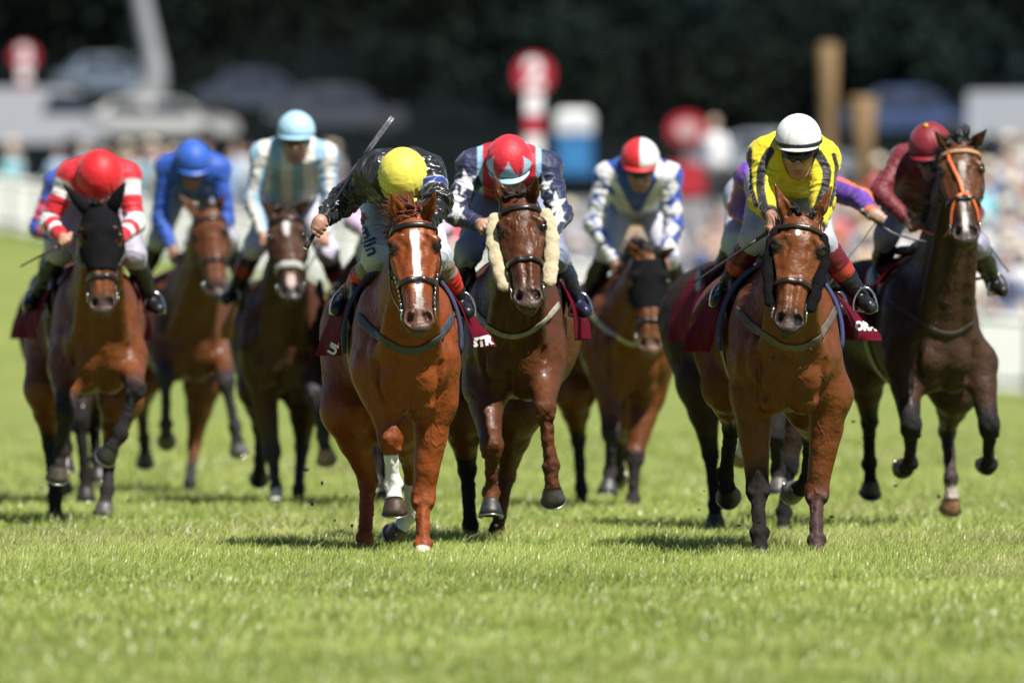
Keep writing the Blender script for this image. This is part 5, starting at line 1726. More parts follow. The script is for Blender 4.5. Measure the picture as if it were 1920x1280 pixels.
RIDERS = {
'chestnut': dict(name='chestnut', d0=56.9, vox=.0065, label='person in shiny black silks and yellow cap, raising a whip on the leading chestnut horse',
    head=(755, 334), capw=93, pitch=62, hyaw=4, sh=((694, 328), (804, 324)), el=((642, 378), (822, 378)), ha=((604, 412), (792, 432)), hip=(748, 362),
    armsign=((1, -1), (-1, -1)), kn=((708, 478), (818, 478)), an=((650, 560), (862, 565)), toe=(-.045, .04),
    dep=dict(head=.12, sh=.26, hip=.98, kn=.45, twist=.05), puffy=True, fold=.021, bulk=1.08, silk=BLACK, srough=.26, cloth='shiny', scoat=.3, sbump=.35,
    pattern=[hoops((.03, .06, .28), [(.26, .36)], 'L'), hoops((.75, .78, .85), [(.245, .26), (.36, .375)], 'L')],
    cap=(.80, .70, .09), capcloth='satin', ruff=2.2, capfold=1.2, goggles=False, peak=.022, breeches=(.55, .58, .68),
    boot=[(.40, (.24, .20, .14)), (.72, (.60, .025, .02)), (9, (.012, .012, .016))],
    grip=dict(R=dict(c=(598, 428), axis=(.55, .10, .83), kn=(-.45, -.85, .1), dy=-.02, s=1.08)), skin=(.50, .26, .18)),
'bay': dict(name='bay', d0=57.3, vox=.0065, label='person in yellow silks with black sleeve stripes, white helmet and dark goggles',
    head=(1497, 268), capw=88, pitch=27, hyaw=-4, sh=((1432, 292), (1546, 298)), el=((1428, 378), (1542, 380)), ha=((1446, 404), (1532, 430)), hip=(1477, 345),
    armsign=((-1, -1), (-1, -1)), kn=((1414, 446), (1540, 452)), an=((1360, 545), (1612, 555)), toe=(-.04, .05),
    dep=dict(head=.10, sh=.24, hip=.95, kn=.45), silk=YEL, fold=.018, bulk=1.05,
    pattern=[px_band(BLACK, [(1444, 284), (1434, 300), (1427, 322), (1426, 355), (1432, 388), (1444, 410)], 8.5), px_band(BLACK, [(1406, 280), (1405, 310), (1407, 350), (1418, 385)], 4.5), px_band(BLACK, [(1533, 288), (1544, 304), (1551, 322), (1548, 348), (1540, 372), (1530, 400)], 8.5), px_band(BLACK, [(1563, 290), (1569, 312), (1566, 352), (1556, 385)], 4.), cuffs(BLACK)],
    cap=(.82, .82, .83), capcloth='plain', caprough=.5, ruff=.15, capfold=.1, band=True, peak=.020, breeches=(.46, .46, .54),
    boot=[(.45, (.14, .012, .022)), (.62, (.42, .05, .03)), (9, (.014, .014, .018))], skin=(.47, .24, .15),
    grip=dict(R=dict(c=(1452, 427), axis=(-.75, -.35, -.55), kn=(-.25, -.95, .15), dy=-.02))),
'hooded bay': dict(name='hooded bay', d0=65.3, label='person in red and white banded silks and red cap on the far left',
    head=(187, 334), capw=88, pitch=60, hyaw=2, sh=((130, 330), (240, 332)), el=((92, 418), (252, 420)), ha=((118, 446), (222, 450)), hip=(185, 350),
    armsign=((-1, -1), (-1, -1)), kn=((112, 470), (250, 478)), an=((72, 555), (282, 562)), dep=dict(head=.10, sh=.24, kn=.5),
    silk=RED, fold=.011, pattern=[hoops(WHITE, [(.06, .22), (.40, .60), (.72, .80)])], cap=(.66, .010, .018), goggles=False, ruff=1.5,
    breeches=(.40, .38, .48), boot=[(9, (.014, .014, .016))]),
'hidden': dict(name='hidden', d0=71.5, label='person in blue and pink silks mostly hidden behind the red and white rider',
    head=(150, 345), capw=70, pitch=55, sh=((104, 345), (195, 345)), el=((72, 428), (205, 430)), ha=((110, 446), (190, 450)), hip=(150, 350),
    kn=((105, 460), (200, 465)), an=((80, 530), (225, 530)), silk=(.05, .10, .50), pattern=[hoops((.70, .08, .20), [(.20, .42), (.62, .72)])], cap=(.05, .10, .5), breeches=(.6, .6, .62)),
'blue bay': dict(name='blue bay', d0=76.5, label='person in plain bright blue silks and blue cap',
    head=(361, 305), capw=70, pitch=38, hyaw=6, sh=((312, 314), (412, 316)), el=((300, 408), (424, 410)), ha=((322, 464), (408, 440)), hip=(358, 345),
    armsign=((-1, -1), (-1, -1)), kn=((298, 448), (426, 450)), an=((268, 520), (455, 525)), silk=(.018, .085, .45), cap=(.025, .11, .52), breeches=(.36, .36, .44), skin=(.25, .13, .09),
    boot=[(9, (.013, .013, .016))]),
'dark bay': dict(name='dark bay', d0=71.8, label='person in pale blue and cream striped silks and pale blue helmet',
    head=(555, 252), capw=71, pitch=20, sh=((492, 290), (612, 290)), el=((474, 378), (618, 380)), ha=((494, 440), (608, 440)), hip=(548, 372),
    armsign=((-1, -1), (-1, -1)), kn=((478, 462), (614, 472)), an=((440, 545), (640, 548)), dep=dict(sh=.22, hip=.9, kn=.45), amber=True,
    silk=(.82, .78, .72), pattern=[stripes_arm((.32, .52, .70), [(.062, .026), (-.03, .018)]), on_torso((.30, .50, .66), lambda px, py, I: sstep(.45, .55, .5 + .5 * np.sin((px - 548) / 21. * np.pi)))],
    cap=(.42, .68, .86), caprough=.35, capcoat=.3, ruff=.2, breeches=(.60, .58, .70), boot=[(.38, (.02, .015, .018)), (.62, (.30, .03, .02)), (9, (.014, .014, .016))]),
'screened': dict(name='screened', d0=71.0, label='person in pale pink silks hidden behind the black jacketed rider',
    head=(748, 340), capw=70, pitch=50, sh=((705, 345), (792, 345)), el=((664, 415), (832, 428)), ha=((705, 450), (795, 452)), hip=(748, 350),
    kn=((690, 468), (812, 468)), an=((640, 545), (850, 545)), silk=(.66, .45, .66), cap=(.66, .45, .66), breeches=(.62, .62, .66)),
'fleeced': dict(name='fleeced', d0=59.3, vox=.0065, label='person in navy silks with white stars and a red and pale blue cap',
    head=(955, 306), capw=86, pitch=50, hyaw=-2, sh=((884, 310), (1026, 314)), el=((852, 402), (1052, 404)), ha=((900, 420), (1034, 436)), hip=(956, 345),
    armsign=((-1, -1), (-1, -1)), kn=((880, 470), (1040, 478)), an=((846, 555), (1080, 565)), dep=dict(head=.05, sh=.20, kn=.5), silk=NAVY, fold=.016,
    pattern=[on_torso(LBLUE, lambda px, py, I: sstep(62, 58, np.abs(px - 955)) * (py < 395)), on_torso((.55, .012, .03), lambda px, py, I: sstep(52, 48, np.abs(px - 955))),
             px_stars(WHITE, [(874, 342, 27, .2, .9), (852, 374, 27, -.2, .9), (857, 402, 20, .5, 1.), (1022, 350, 21, .3, .8), (1043, 383, 26, .1, .8), (1048, 408, 16, .4, 1.)])],
    cap=(.66, .02, .04), cappat=[], goggles=False, ruff=.5, peakcol=(.35, .60, .76), breeches=(.22, .25, .38), boot=[(9, (.014, .02, .05))], skin=(.5, .3, .2)),
'low headed': dict(name='low headed', d0=70.2, label='person in royal blue and white spotted silks with a red and white halved cap',
    head=(1200, 304), capw=73, pitch=30, hyaw=-2, sh=((1136, 328), (1256, 330)), el=((1112, 420), (1262, 422)), ha=((1150, 490), (1246, 488)), hip=(1192, 385),
    armsign=((-1, -1), (-1, -1)), kn=((1140, 470), (1252, 480)), an=((1098, 560), (1282, 565)), dep=dict(sh=.22, hip=.85, kn=.45),
    silk=ROYAL, pattern=[on_torso((.74, .74, .78), lambda px, py, I: np.maximum(sstep(7, 4, np.abs(np.abs(px - 1194) - (62 - (py - 320) * .52)) - 9) * (py > 300) * (py < 420), sstep(395, 402, py))),
        px_spots(WHITE, [(1142, 330, 13, 16), (1122, 352, 10, 12), (1104, 362, 9, 12), (1136, 372, 12, 14), (1114, 388, 13, 11), (1098, 402, 9, 12), (1128, 410, 12, 16), (1106, 424, 12, 10), (1120, 448, 13, 12), (1138, 470, 13, 14), (1112, 462, 9, 9), (1150, 488, 12, 9),
                          (1236, 318, 12, 16), (1244, 366, 12, 15), (1262, 350, 9, 14), (1248, 400, 13, 14), (1270, 392, 10, 14), (1258, 428, 14, 13), (1240, 440, 9, 10), (1256, 462, 12, 14), (1246, 486, 10, 10)])],
    cap=(.68, .02, .03), cappat=[lambda c: [((c[:, 0] > .03) * 1., (.82, .82, .84))]], peakcol=(.60, .03, .04), ruff=.2, breeches=(.55, .55, .68), boot=[(9, (.014, .014, .016))], skin=(.32, .17, .12)),
'brown': dict(name='brown', d0=63.4, label='person in purple silks with orange seams, leaning out behind the yellow and black rider',
    head=(1474, 330), capw=78, pitch=60, sh=((1402, 330), (1560, 352)), el=((1385, 392), (1614, 372)), ha=((1420, 420), (1636, 402)), hip=(1430, 370),
    armsign=((1, -1), (-1, -1)), kn=((1378, 450), (1530, 470)), an=((1345, 545), (1560, 560)), dep=dict(sh=.25, kn=.5), silk=PURPLE,
    pattern=[stripes_arm(ORANGE, [(.060, .010)]), cuffs(ORANGE), hoops(ORANGE, [(.02, .06)])], cap=PURPLE, goggles=False, breeches=(.42, .46, .58), skin=(.5, .32, .24),
    grip=dict(L=dict(c=(1648, 408), axis=(-.8, .1, .45), kn=(.3, -.9, .2)))),
'high headed': dict(name='high headed', d0=64.3, label='person in plain maroon silks and maroon cap, behind a high horse head on the right',
    head=(1744, 278), capw=79, pitch=35, hyaw=-18, sh=((1690, 300), (1790, 330)), el=((1648, 362), (1825, 400)), ha=((1702, 412), (1820, 432)), hip=(1722, 375),
    armsign=((-1, -1), (-1, -1)), kn=((1662, 440), (1830, 460)), an=((1650, 520), (1862, 528)), dep=dict(head=.25, sh=.45, kn=.6, hip=1.1), silk=(.15, .008, .018), cap=(.22, .010, .022), button=(.70, .42, .02),
    breeches=(.26, .26, .36), skin=(.34, .17, .12), boot=[(9, (.016, .015, .015))]),
}
def star_cap(c):
    # pale blue points climbing from the brim over a red crown
    ph = c[:, 4]; f = c[:, 3]
    k = (ph / (2 * np.pi) * 6.0 + .5) % 1.0
    tip = 1 - np.abs(2 * k - 1)                       # 1 in the middle of a point
    return [(sstep(-.03, .03, f - (1.0 - .52 * tip)), (.38, .62, .78))]
RIDERS['fleeced']['cappat'] = [star_cap]

order = list(HORSES)
GR = {}
for nm in order:
    Hs, Js = HORSES[nm], RIDERS[nm]
    W = rider_joints(Js)
    I = build_rider(Js)
    GR[nm] = I
    Hs['hands'] = [I['grip_world']['R'], I['grip_world']['L']]
    if nm == 'chestnut': Hs['hands'] = [I['grip_world']['L'] + V(-.10, 0, 0), I['grip_world']['L']]
    Hs['foot_r'] = (W['AR'] + W['TR']) / 2; Hs['foot_l'] = (W['AL'] + W['TL']) / 2
    Ctx = build_horse(Hs)
    GR[nm]['horse'] = Ctx

# ---- lettering and whips
LET = plain('white print', (.78, .78, .78), .6, 0, .04, 20)
def cloth_word(nm, text, size, px, d, tilt, bold=.0):
    if nm not in GR: return
    C_ = GR[nm]['horse']
    lettering(text, size, C_['cloth_bvh'], C_['O'], px, d, tilt, LET, C_['cloth'], bold=bold)
cloth_word('chestnut', 'STR', .062, (902, 641), 57.8, math.radians(10), .004)
cloth_word('chestnut', 'UL', .060, (630, 652), 57.8, math.radians(62), .003)
cloth_word('bay', 'ORA', .060, (1621, 613), 58.2, math.radians(-2), .004)
cloth_word('bay', 'E', .060, (1357, 606), 58.2, math.radians(80), .003)
if 'chestnut' in GR:
    I = GR['chestnut']
    navy_ink = plain('navy print', (.02, .03, .10), .6, 0, .04, 20)
    lettering('amlin', .092, I['br_bvh'], I['O'], (690, 446), 57.8, math.radians(-68), navy_ink, I['root'].children[2], bold=.002)
    lettering('x', .060, I['br_bvh'], I['O'], (683, 409), 57.8, math.radians(-60), plain('red print', (.5, .03, .03), .6), I['root'].children[2], bold=.004)
    g = I['grip_world']['R']; a_ = unit(V(.55, .06, .83))
    build_whip(g - a_ * .125, g + a_ * .67, 'black whip with a padded end, held up by the rider in black', .012, (.03, .03, .034), grip=(.02, .02, .02))
if 'bay' in GR:
    g = GR['bay']['grip_world']['R']; a_ = unit(V(-.80, -.10, -.54))
    build_whip(g - a_ * .10, g + a_ * .60, 'black whip pointing down and left from the hand of the yellow rider', .0, (.018, .018, .02), flap=False)
if 'hooded bay' in GR:
    g = GR['hooded bay']['grip_world']['R']; a_ = unit(V(-.85, -.1, -.46))
    build_whip(g - a_ * .08, g + a_ * .36, 'brown whip beside the red and white rider', .0, (.06, .03, .014), flap=False, grip=(.05, .028, .014))
if 'brown' in GR:
    g = GR['brown']['grip_world']['L']; a_ = unit(V(.86, -.1, -.36))
    build_whip(g - a_ * .10, g + a_ * .36, 'dark whip curving from the outstretched hand of the purple rider', -.05, (.035, .033, .036), flap=False)
if 'high headed' in GR:
    g = world_at(1848, 452, 65.2); a_ = unit(world_at(1904, 526, 65.2) - g)
    build_whip(g - a_ * .12, g + a_ * .28, 'thin dark whip sticking out beside the maroon rider', .0, (.03, .03, .033), flap=False)

# ---- bits of turf thrown up by the hooves
rc = random.Random(91)
spots_ = [(650, 930, 58.5), (628, 975, 58.), (604, 905, 60.), (585, 945, 59.), (660, 985, 57.6), (742, 1002, 57.2), (575, 880, 64.), (612, 850, 66.), (560, 930, 66.), (520, 950, 66.), (930, 985, 58.5), (1045, 900, 63.), (1320, 920, 60.), (1386, 985, 58.),
          (1560, 968, 58.), (1600, 790, 62.), (1612, 830, 63.), (1590, 760, 62.), (1680, 910, 63.), (1760, 930, 64.), (1310, 955, 62.), (240, 938, 65.), (78, 915, 66.), (160, 970, 64.), (1500, 690, 57.), (1540, 705, 57.), (1450, 672, 57.), (1520, 655, 57.)]
for (px, py, d) in spots_:
    b = MB(); r0 = rc.uniform(.004, .010)
    b.ball((0, 0, 0), (r0 * rc.uniform(.7, 1.6), r0, r0 * rc.uniform(.6, 1.2)), 5)
    b.v = [tuple(c * rc.uniform(.75, 1.25) for c in p) for p in b.v]
    for _ in range(2):
        a_ = V(*[rc.uniform(-1, 1) for _ in range(3)]) * r0 * 2.6
        b.tube([V(0, 0, 0), a_ * .6, a_], [.0016, .0012, .0004], 3, False)
    o = b.build('turf_clod', plain('wet soil', (.045, .040, .018), .9, 0, .5, 90, .3), None, origin=world_at(px, py, d))
    tag(o, 'small dark clod of turf flying up from the galloping hooves', 'clod', 'turf clods thrown up by the hooves')
# ------------------------------------------------------------------ behind the course
WHITE_P = plain('white paint', (.98, .98, .97), .5, 0, .06, 8)

# white rail of pickets along the far side
RA, RB = V(7.9 * 159 / 176 + .25, 159.), V(-11.6 * 232 / 257 - .1, 232.)
def rail_pt(t):
    p = RA + (RB - RA) * t
    return V(p[0], p[1], float(ground_z(p[0], p[1])))
LR = np.linalg.norm(RB - RA)
nbay = 34; t_a, t_b = -.10, 1.12
froot = empty('picket_fence', rail_pt(t_a), 'long white picket rail along the far edge of the turf', 'fence')
FO = rail_pt(t_a)
for i in range(nbay):
    ta = t_a + (t_b - t_a) * i / nbay; tb = t_a + (t_b - t_a) * (i + 1) / nbay
    A, B_ = rail_pt(ta) - FO, rail_pt(tb) - FO
    m = MB(); m.box(A + V(0, 0, .56), (.05, .05, .58)); m.box(A + V(0, 0, 1.15), (.062, .062, .02)); m.build('post', WHITE_P, froot)
    dv = unit(B_ - A); Rr = np.stack([dv, unit(np.cross(V(0, 0, 1), dv)), V(0, 0, 1)], 1)
    for nm_, z in (('top_rail', 1.06), ('bottom_rail', .22)):
        m = MB(); m.box((A + B_) / 2 + V(0, 0, z) + Rr[:, 1] * .03, (np.linalg.norm(B_ - A) / 2 - .052, .018, .045), Rr); m.build(nm_, WHITE_P, froot)
    m = MB(); n = 9
    for k in range(n):
        p = A + (B_ - A) * (k + .5) / n
        m.box(p + V(0, 0, .57) - Rr[:, 1] * .022, (.045, .030, .50), Rr)
        m.add([p + V(0, 0, 1.07) - Rr[:, 1] * .022 + Rr[:, 0] * s_ * .045 + Rr[:, 1] * e_ * .030 for s_ in (-1, 1) for e_ in (-1, 1)] + [p + V(0, 0, 1.13) - Rr[:, 1] * .022 + Rr[:, 1] * e_ * .030 for e_ in (-1, 1)],
              [(0, 2, 4), (1, 5, 3), (0, 4, 5, 1), (2, 3, 5, 4)])
    m.build('picket_panel', WHITE_P, froot, smooth=False)

# pale walkway between the rail and the crowd
pv, pf = [], []
rn_ = unit(V(*(RB - RA), 0)); rp = V(rn_[1], -rn_[0], 0); rp = rp if rp[1] > 0 else -rp
for i in range(41):
    t = -.4 + 1.9 * i / 40
    for off in (1.2, 9.0, 25.0, 60.0):
        p = V(*(RA + (RB - RA) * t), 0) + rp * off
        pv.append((p[0], p[1], float(ground_z(p[0], p[1])) + .012))
for i in range(40):
    for k in range(3):
        a = i * 4 + k; pf.append((a, a + 4, a + 5, a + 1))
tag(link_mesh('path', pv, pf, plain('pale tarmac', (.20, .195, .20), .9, 0, .15, 2)), kind='structure')

# ---- spectators
def spectator_mesh(kind):
    rnd = random.Random(kind * 17 + 3)
    B = Body(); sp = rnd.uniform(-.05, .05)
    B.ell(V(0, 0, 1.62), V(.080, .098, .115), None, 'skin', .02)
    B.cone(V(0, .01, 1.40), V(0, 0, 1.56), .055, .05, 'skin', .03)
    B.ell(V(0, .02, 1.67), V(.088, .102, .085), None, 'hair', .015)
    B.ell(V(0, .01, 1.22), V(.20, .12, .24), None, 'top', .06)
    B.ell(V(0, .01, .98), V(.17, .115, .18), None, 'top', .06)
    for sg in (-1, 1):
        e = V(sg * .26, .02 + sp, 1.10); w = V(sg * (.24 if kind % 3 else .10), -.16 if kind % 2 else -.02, .95 if kind % 3 else 1.15)
        B.cone(V(sg * .18, .01, 1.38), e, .062, .048, 'top', .04); B.cone(e, w, .042, .032, 'skin' if kind % 2 else 'top', .02)
        B.ell(w + V(0, -.02, -.05), V(.035, .03, .06), None, 'skin', .02)
        B.cone(V(sg * .09, .01, .92), V(sg * .10, -.01, .48), .095, .065, 'legs' if kind % 3 != 1 else 'top', .04)
        B.cone(V(sg * .10, -.01, .48), V(sg * .10, .03, .08), .06, .042, 'legs' if kind % 3 != 1 else 'skin', .02)
        B.cone(V(sg * .10, .03, .05), V(sg * .11, -.13, .04), .045, .035, 'shoe', .02)
    if kind % 4 == 3:
        B.ell(V(0, 0, 1.70), V(.20, .20, .025), None, 'hat', .01); B.ell(V(0, 0, 1.75), V(.10, .11, .07), None, 'hat', .02)
    v, q = B.mesh(.035)
    W = B.weights(v, .02)
    tones = dict(skin=(.48, .28, .20), hair=[(.05, .03, .02), (.18, .10, .05), (.35, .30, .25)][kind % 3], legs=[(.05, .06, .12), (.30, .27, .22), (.04, .04, .045)][kind % 3], shoe=(.03, .025, .02), hat=(.62, .56, .44), top=(1, 1, 1))
    c = sum(W[k][:, None] * np.array(tones[k]) for k in W)
    tw = W['top']
    me = link_mesh('person', v, q, SPECT, None, True, c)
    a = me.data.attributes.new('dress', 'FLOAT', 'POINT'); a.data.foreach_set('value', tw.astype(np.float32))
    return me
def spect_material():
    m, nt, b = new_mat('spectator clothes')
    at = nt.nodes.new('ShaderNodeAttribute'); at.attribute_name = 'pigment'
    dr = nt.nodes.new('ShaderNodeAttribute'); dr.attribute_name = 'dress'
    oi = nt.nodes.new('ShaderNodeObjectInfo')
    c = mix(nt, at.outputs['Color'], oi.outputs['Color'], dr.outputs['Fac'])
    nt.links.new(c, b.inputs['Base Color']); b.inputs['Roughness'].default_value = .8
    return m
SPECT = spect_material()
protos = [spectator_mesh(k) for k in range(8)]
TONES = [('white', (.55, .56, .58), 13), ('pale blue', (.26, .38, .52), 13), ('navy', (.03, .04, .10), 13), ('cream', (.42, .36, .27), 7), ('pale pink', (.40, .24, .25), 4), ('grey', (.30, .30, .33), 8), ('red', (.50, .04, .05), 4),
         ('turquoise', (.14, .40, .46), 5), ('black', (.02, .02, .024), 5), ('tan', (.40, .26, .14), 6)]
rs = random.Random(44)
bag = [t for t in TONES for _ in range(t[2])]
first = [True] * len(protos)
spots = []
for i in range(190):
    # dense beyond the rail on the right, thinner towards the left
    while True:
        u_ = rs.random()
        z_ = rs.random()
        px_ = 1965 - 700 * u_ ** 1.25 if z_ < .72 else (rs.uniform(640, 1265) if z_ < .84 else rs.uniform(-30, 640))
        d_ = rs.uniform(166, 176 + 68 * max(0, (px_ - 1265) / 700.) ** .7) if px_ > 1265 else (rs.uniform(190, 206) if px_ > 640 else rs.uniform(236, 244))
        x_ = (px_ - 960) / FPX * d_
        off = float((V(x_, d_, 0) - V(RA[0], RA[1], 0)) @ rp)
        if off > 1.4: break
    spots.append((V(x_, d_, 0), off, (1960 - px_) / 1960.))
spots.sort(key=lambda s: s[0][1])
for p, off, t in spots:
    kind = rs.randrange(len(protos)); tn = rs.choice(bag)
    o = protos[kind]
    if not first[kind]:
        o = protos[kind].copy(); COL.objects.link(o)
    first[kind] = False
    s_ = rs.uniform(.93, 1.07) * (1. if t < .67 else .86)
    o.location = (p[0], p[1], float(ground_z(p[0], p[1]))); o.rotation_euler = (0, 0, rs.uniform(-.7, .9)); o.scale = (s_, s_, s_)
    k = rs.uniform(.8, 1.15)
    o.color = (min(1, tn[1][0] * k), min(1, tn[1][1] * k), min(1, tn[1][2] * k), 1)
    side = 'behind the right end of the white rail' if t < .35 else ('behind the middle of the white rail' if t < .7 else 'behind the left end of the white rail')
    tag(o, 'blurred person in %s top standing %s' % (tn[0], side), 'person', 'spectators in %s %s' % (tn[0], side))

# ---- furlong markers: red disc with a white figure on a banded pole
def marker(px, py, d, rad, label, faint=False):
    c = world_at(px, py, d); gz = float(ground_z(c[0], c[1])); O = V(c[0], c[1], gz)
    rt = empty('furlong_marker', O, label, 'marker post', 'furlong marker discs beyond the rail')
    redm = plain('marker red', (.50, .02, .045), .45, 0, .06, 3)
    h = c[2] - gz
    m = MB(); prof = []
    vs = []; n = 40
    for y in (-.03, .03):
        for k in range(n): vs.append((rad * math.cos(2 * math.pi * k / n), y, h + rad * math.sin(2 * math.pi * k / n)))
    fs = [tuple(range(n - 1, -1, -1)), tuple(range(n, 2 * n))] + [(k, (k + 1) % n, n + (k + 1) % n, n + k) for k in range(n)]
    m.add(vs, fs); dsc = m.build('disc', redm, rt, smooth=False)
    cu = bpy.data.curves.new('figure', 'FONT'); cu.body = '2'; cu.size = rad * 1.9; cu.align_x = 'CENTER'; cu.align_y = 'CENTER'; cu.extrude = .004; cu.offset = .035
    ob = bpy.data.objects.new('figure', cu); COL.objects.link(ob)
    me = bpy.data.meshes.new_from_object(ob.evaluated_get(bpy.context.evaluated_depsgraph_get())); bpy.data.objects.remove(ob)
    me.materials.clear(); me.materials.append(WHITE_P)
    fo = bpy.data.objects.new('figure', me); COL.objects.link(fo); fo.parent = dsc; fo.location = (0, -.036, h); fo.rotation_euler = (math.radians(90), 0, 0)
    nb = 6; top = h - rad * .97
    for k in range(nb):
        z0, z1 = top * k / nb, top * (k + 1) / nb
        m = MB(); m.box((0, 0, (z0 + z1) / 2), (rad * .42, .07, (z1 - z0) / 2 - .002)); m.build('white_band' if (nb - k) % 2 else 'red_band', WHITE_P if (nb - k) % 2 else redm, rt, smooth=False)
marker(1001, 140, 240., .42, 'large red disc with a white 2 on a red and white banded pole')
marker(46, 106, 300., .36, 'smaller fainter red disc on a pale pole at the far left')

# red round sign on a stand, further right
c = world_at(1288, 243, 236.); gz = float(ground_z(0, 236.)); O = V(c[0], c[1], gz)
rt = empty('round_sign', O, 'red round sign with a pale centre above a red board', 'sign')
m = MB(); n = 36; h = c[2] - gz
for (rad, y, mt, nm_) in ((.42, 0, plain('sign red', (.48, .02, .03), .5, 0, .05, 3), 'sign_disc'), (.24, -.045, plain('sign pale', (.55, .38, .38), .5, 0, .05, 3), 'sign_centre')):
    m = MB(); vs = []
    for yy in (y - .02, y + .02):
        for k in range(n): vs.append((rad * math.cos(2 * math.pi * k / n), yy, h + rad * .82 * math.sin(2 * math.pi * k / n)))
    m.add(vs, [tuple(range(n - 1, -1, -1)), tuple(range(n, 2 * n))] + [(k, (k + 1) % n, n + (k + 1) % n, n + k) for k in range(n)]); m.build(nm_, mt, rt, smooth=False)
m = MB(); m.box((0, .05, h / 2), (.05, .025, h / 2)); m.build('pole', plain('grey steel', (.25, .25, .26), .5, .3), rt, smooth=False)
m = MB(); m.box((.02, -.04, h - 1.02), (.42, .02, .33)); m.build('board', MATS['sign red'], rt, smooth=False)

# white shirted steward by the sign
o = protos[2].copy(); COL.objects.link(o); c = world_at(1338, 262, 233.); o.location = (c[0], c[1], c[2] - 1.55); o.color = (.78, .78, .80, 1); o.scale = (1.15,) * 3
stw = o; tag(o, 'blurred person in white on a raised stand beside the red round sign', 'person', None); o['group'] = 'spectators in white beside the sign'

# portable toilet
c = world_at(1077, 262, 268.); gz = float(ground_z(0, 268.)) + .05; O = V(c[0], c[1], gz)
rt = empty('portable_toilet', O, 'blue portable toilet with a white top', 'toilet')
top = world_at(1077, 206, 268.)[2] - gz
bl = plain('toilet blue', (.03, .17, .42), .5, 0, .08, 3)
m = MB(); m.box((0, 0, (top - .55) / 2), (.44, .46, (top - .55) / 2)); m.build('cabin', bl, rt, smooth=False)
m = MB(); m.box((0, -.463, (top - .75) / 2 + .05), (.30, .012, (top - .75) / 2 - .08)); m.build('door', plain('toilet door', (.05, .25, .55), .5, 0, .08, 3), rt, smooth=False)
m = MB(); m.box((0, 0, top - .36), (.455, .47, .20)); m.add([(sx * .455, sy * .47, top - .16) for sx in (-1, 1) for sy in (-1, 1)] + [(sx * .32, sy * .34, top) for sx in (-1, 1) for sy in (-1, 1)],
    [(0, 2, 6, 4), (1, 5, 7, 3), (0, 4, 5, 1), (2, 3, 7, 6), (4, 6, 7, 5)]); m.build('roof', plain('toilet white', (.72, .74, .74), .5, 0, .05, 3), rt, smooth=False)

# timber posts
def timber(px0, top_y, d, w0, w1, base_y, label):
    c = world_at(px0, top_y, d); gz = float(ground_z(0, d)); h = c[2] - gz
    m = MB(); n = 10
    prof = [(w0 * .5 * (.9), 0), (w0 * .5, .05), (w0 * .5 + (w1 - w0) * .25, h * .5), (w1 * .5, h - .04), (w1 * .42, h)]
    m.lathe(prof, (0, 0, 0), 14)
    o = m.build('timber_post', plain('weathered timber', (.24, .150, .06), .8, 0, .35, 6, .3), None, origin=V(c[0], c[1], gz))
    tag(o, label, 'post', 'timber posts on the right')
timber(1552, 82, 262., .30, .46, 300, 'tall tan timber post, the taller of two')
timber(1617, 182, 252., .26, .62, 370, 'shorter tan timber post, wider towards its top')

# grey mast whose foot sweeps forward
d = 330.
pts = [(180, 262), (196, 238), (238, 212), (272, 190), (287, 150), (280, 90), (266, 20), (258, -40), (250, -100)]
rad = [.30, .38, .46, .50, .40, .33, .29, .27, .25]
W_ = [world_at(a, b, d) for a, b in pts]
W_[0][2] = float(ground_z(0, d)) - .2
ws = spline(W_, 6); rr_ = np.interp(np.linspace(0, len(pts) - 1, len(ws)), range(len(pts)), rad)
O = W_[0]
m = MB(); m.tube([w - O for w in ws], list(rr_ * 1.0), 20)
o = m.build('lighting_mast', plain('galvanised steel', (.34, .35, .36), .5, .2, .15, 2), None, origin=O)
tag(o, 'tall pale grey mast leaning out of a curved foot on the left', 'mast')

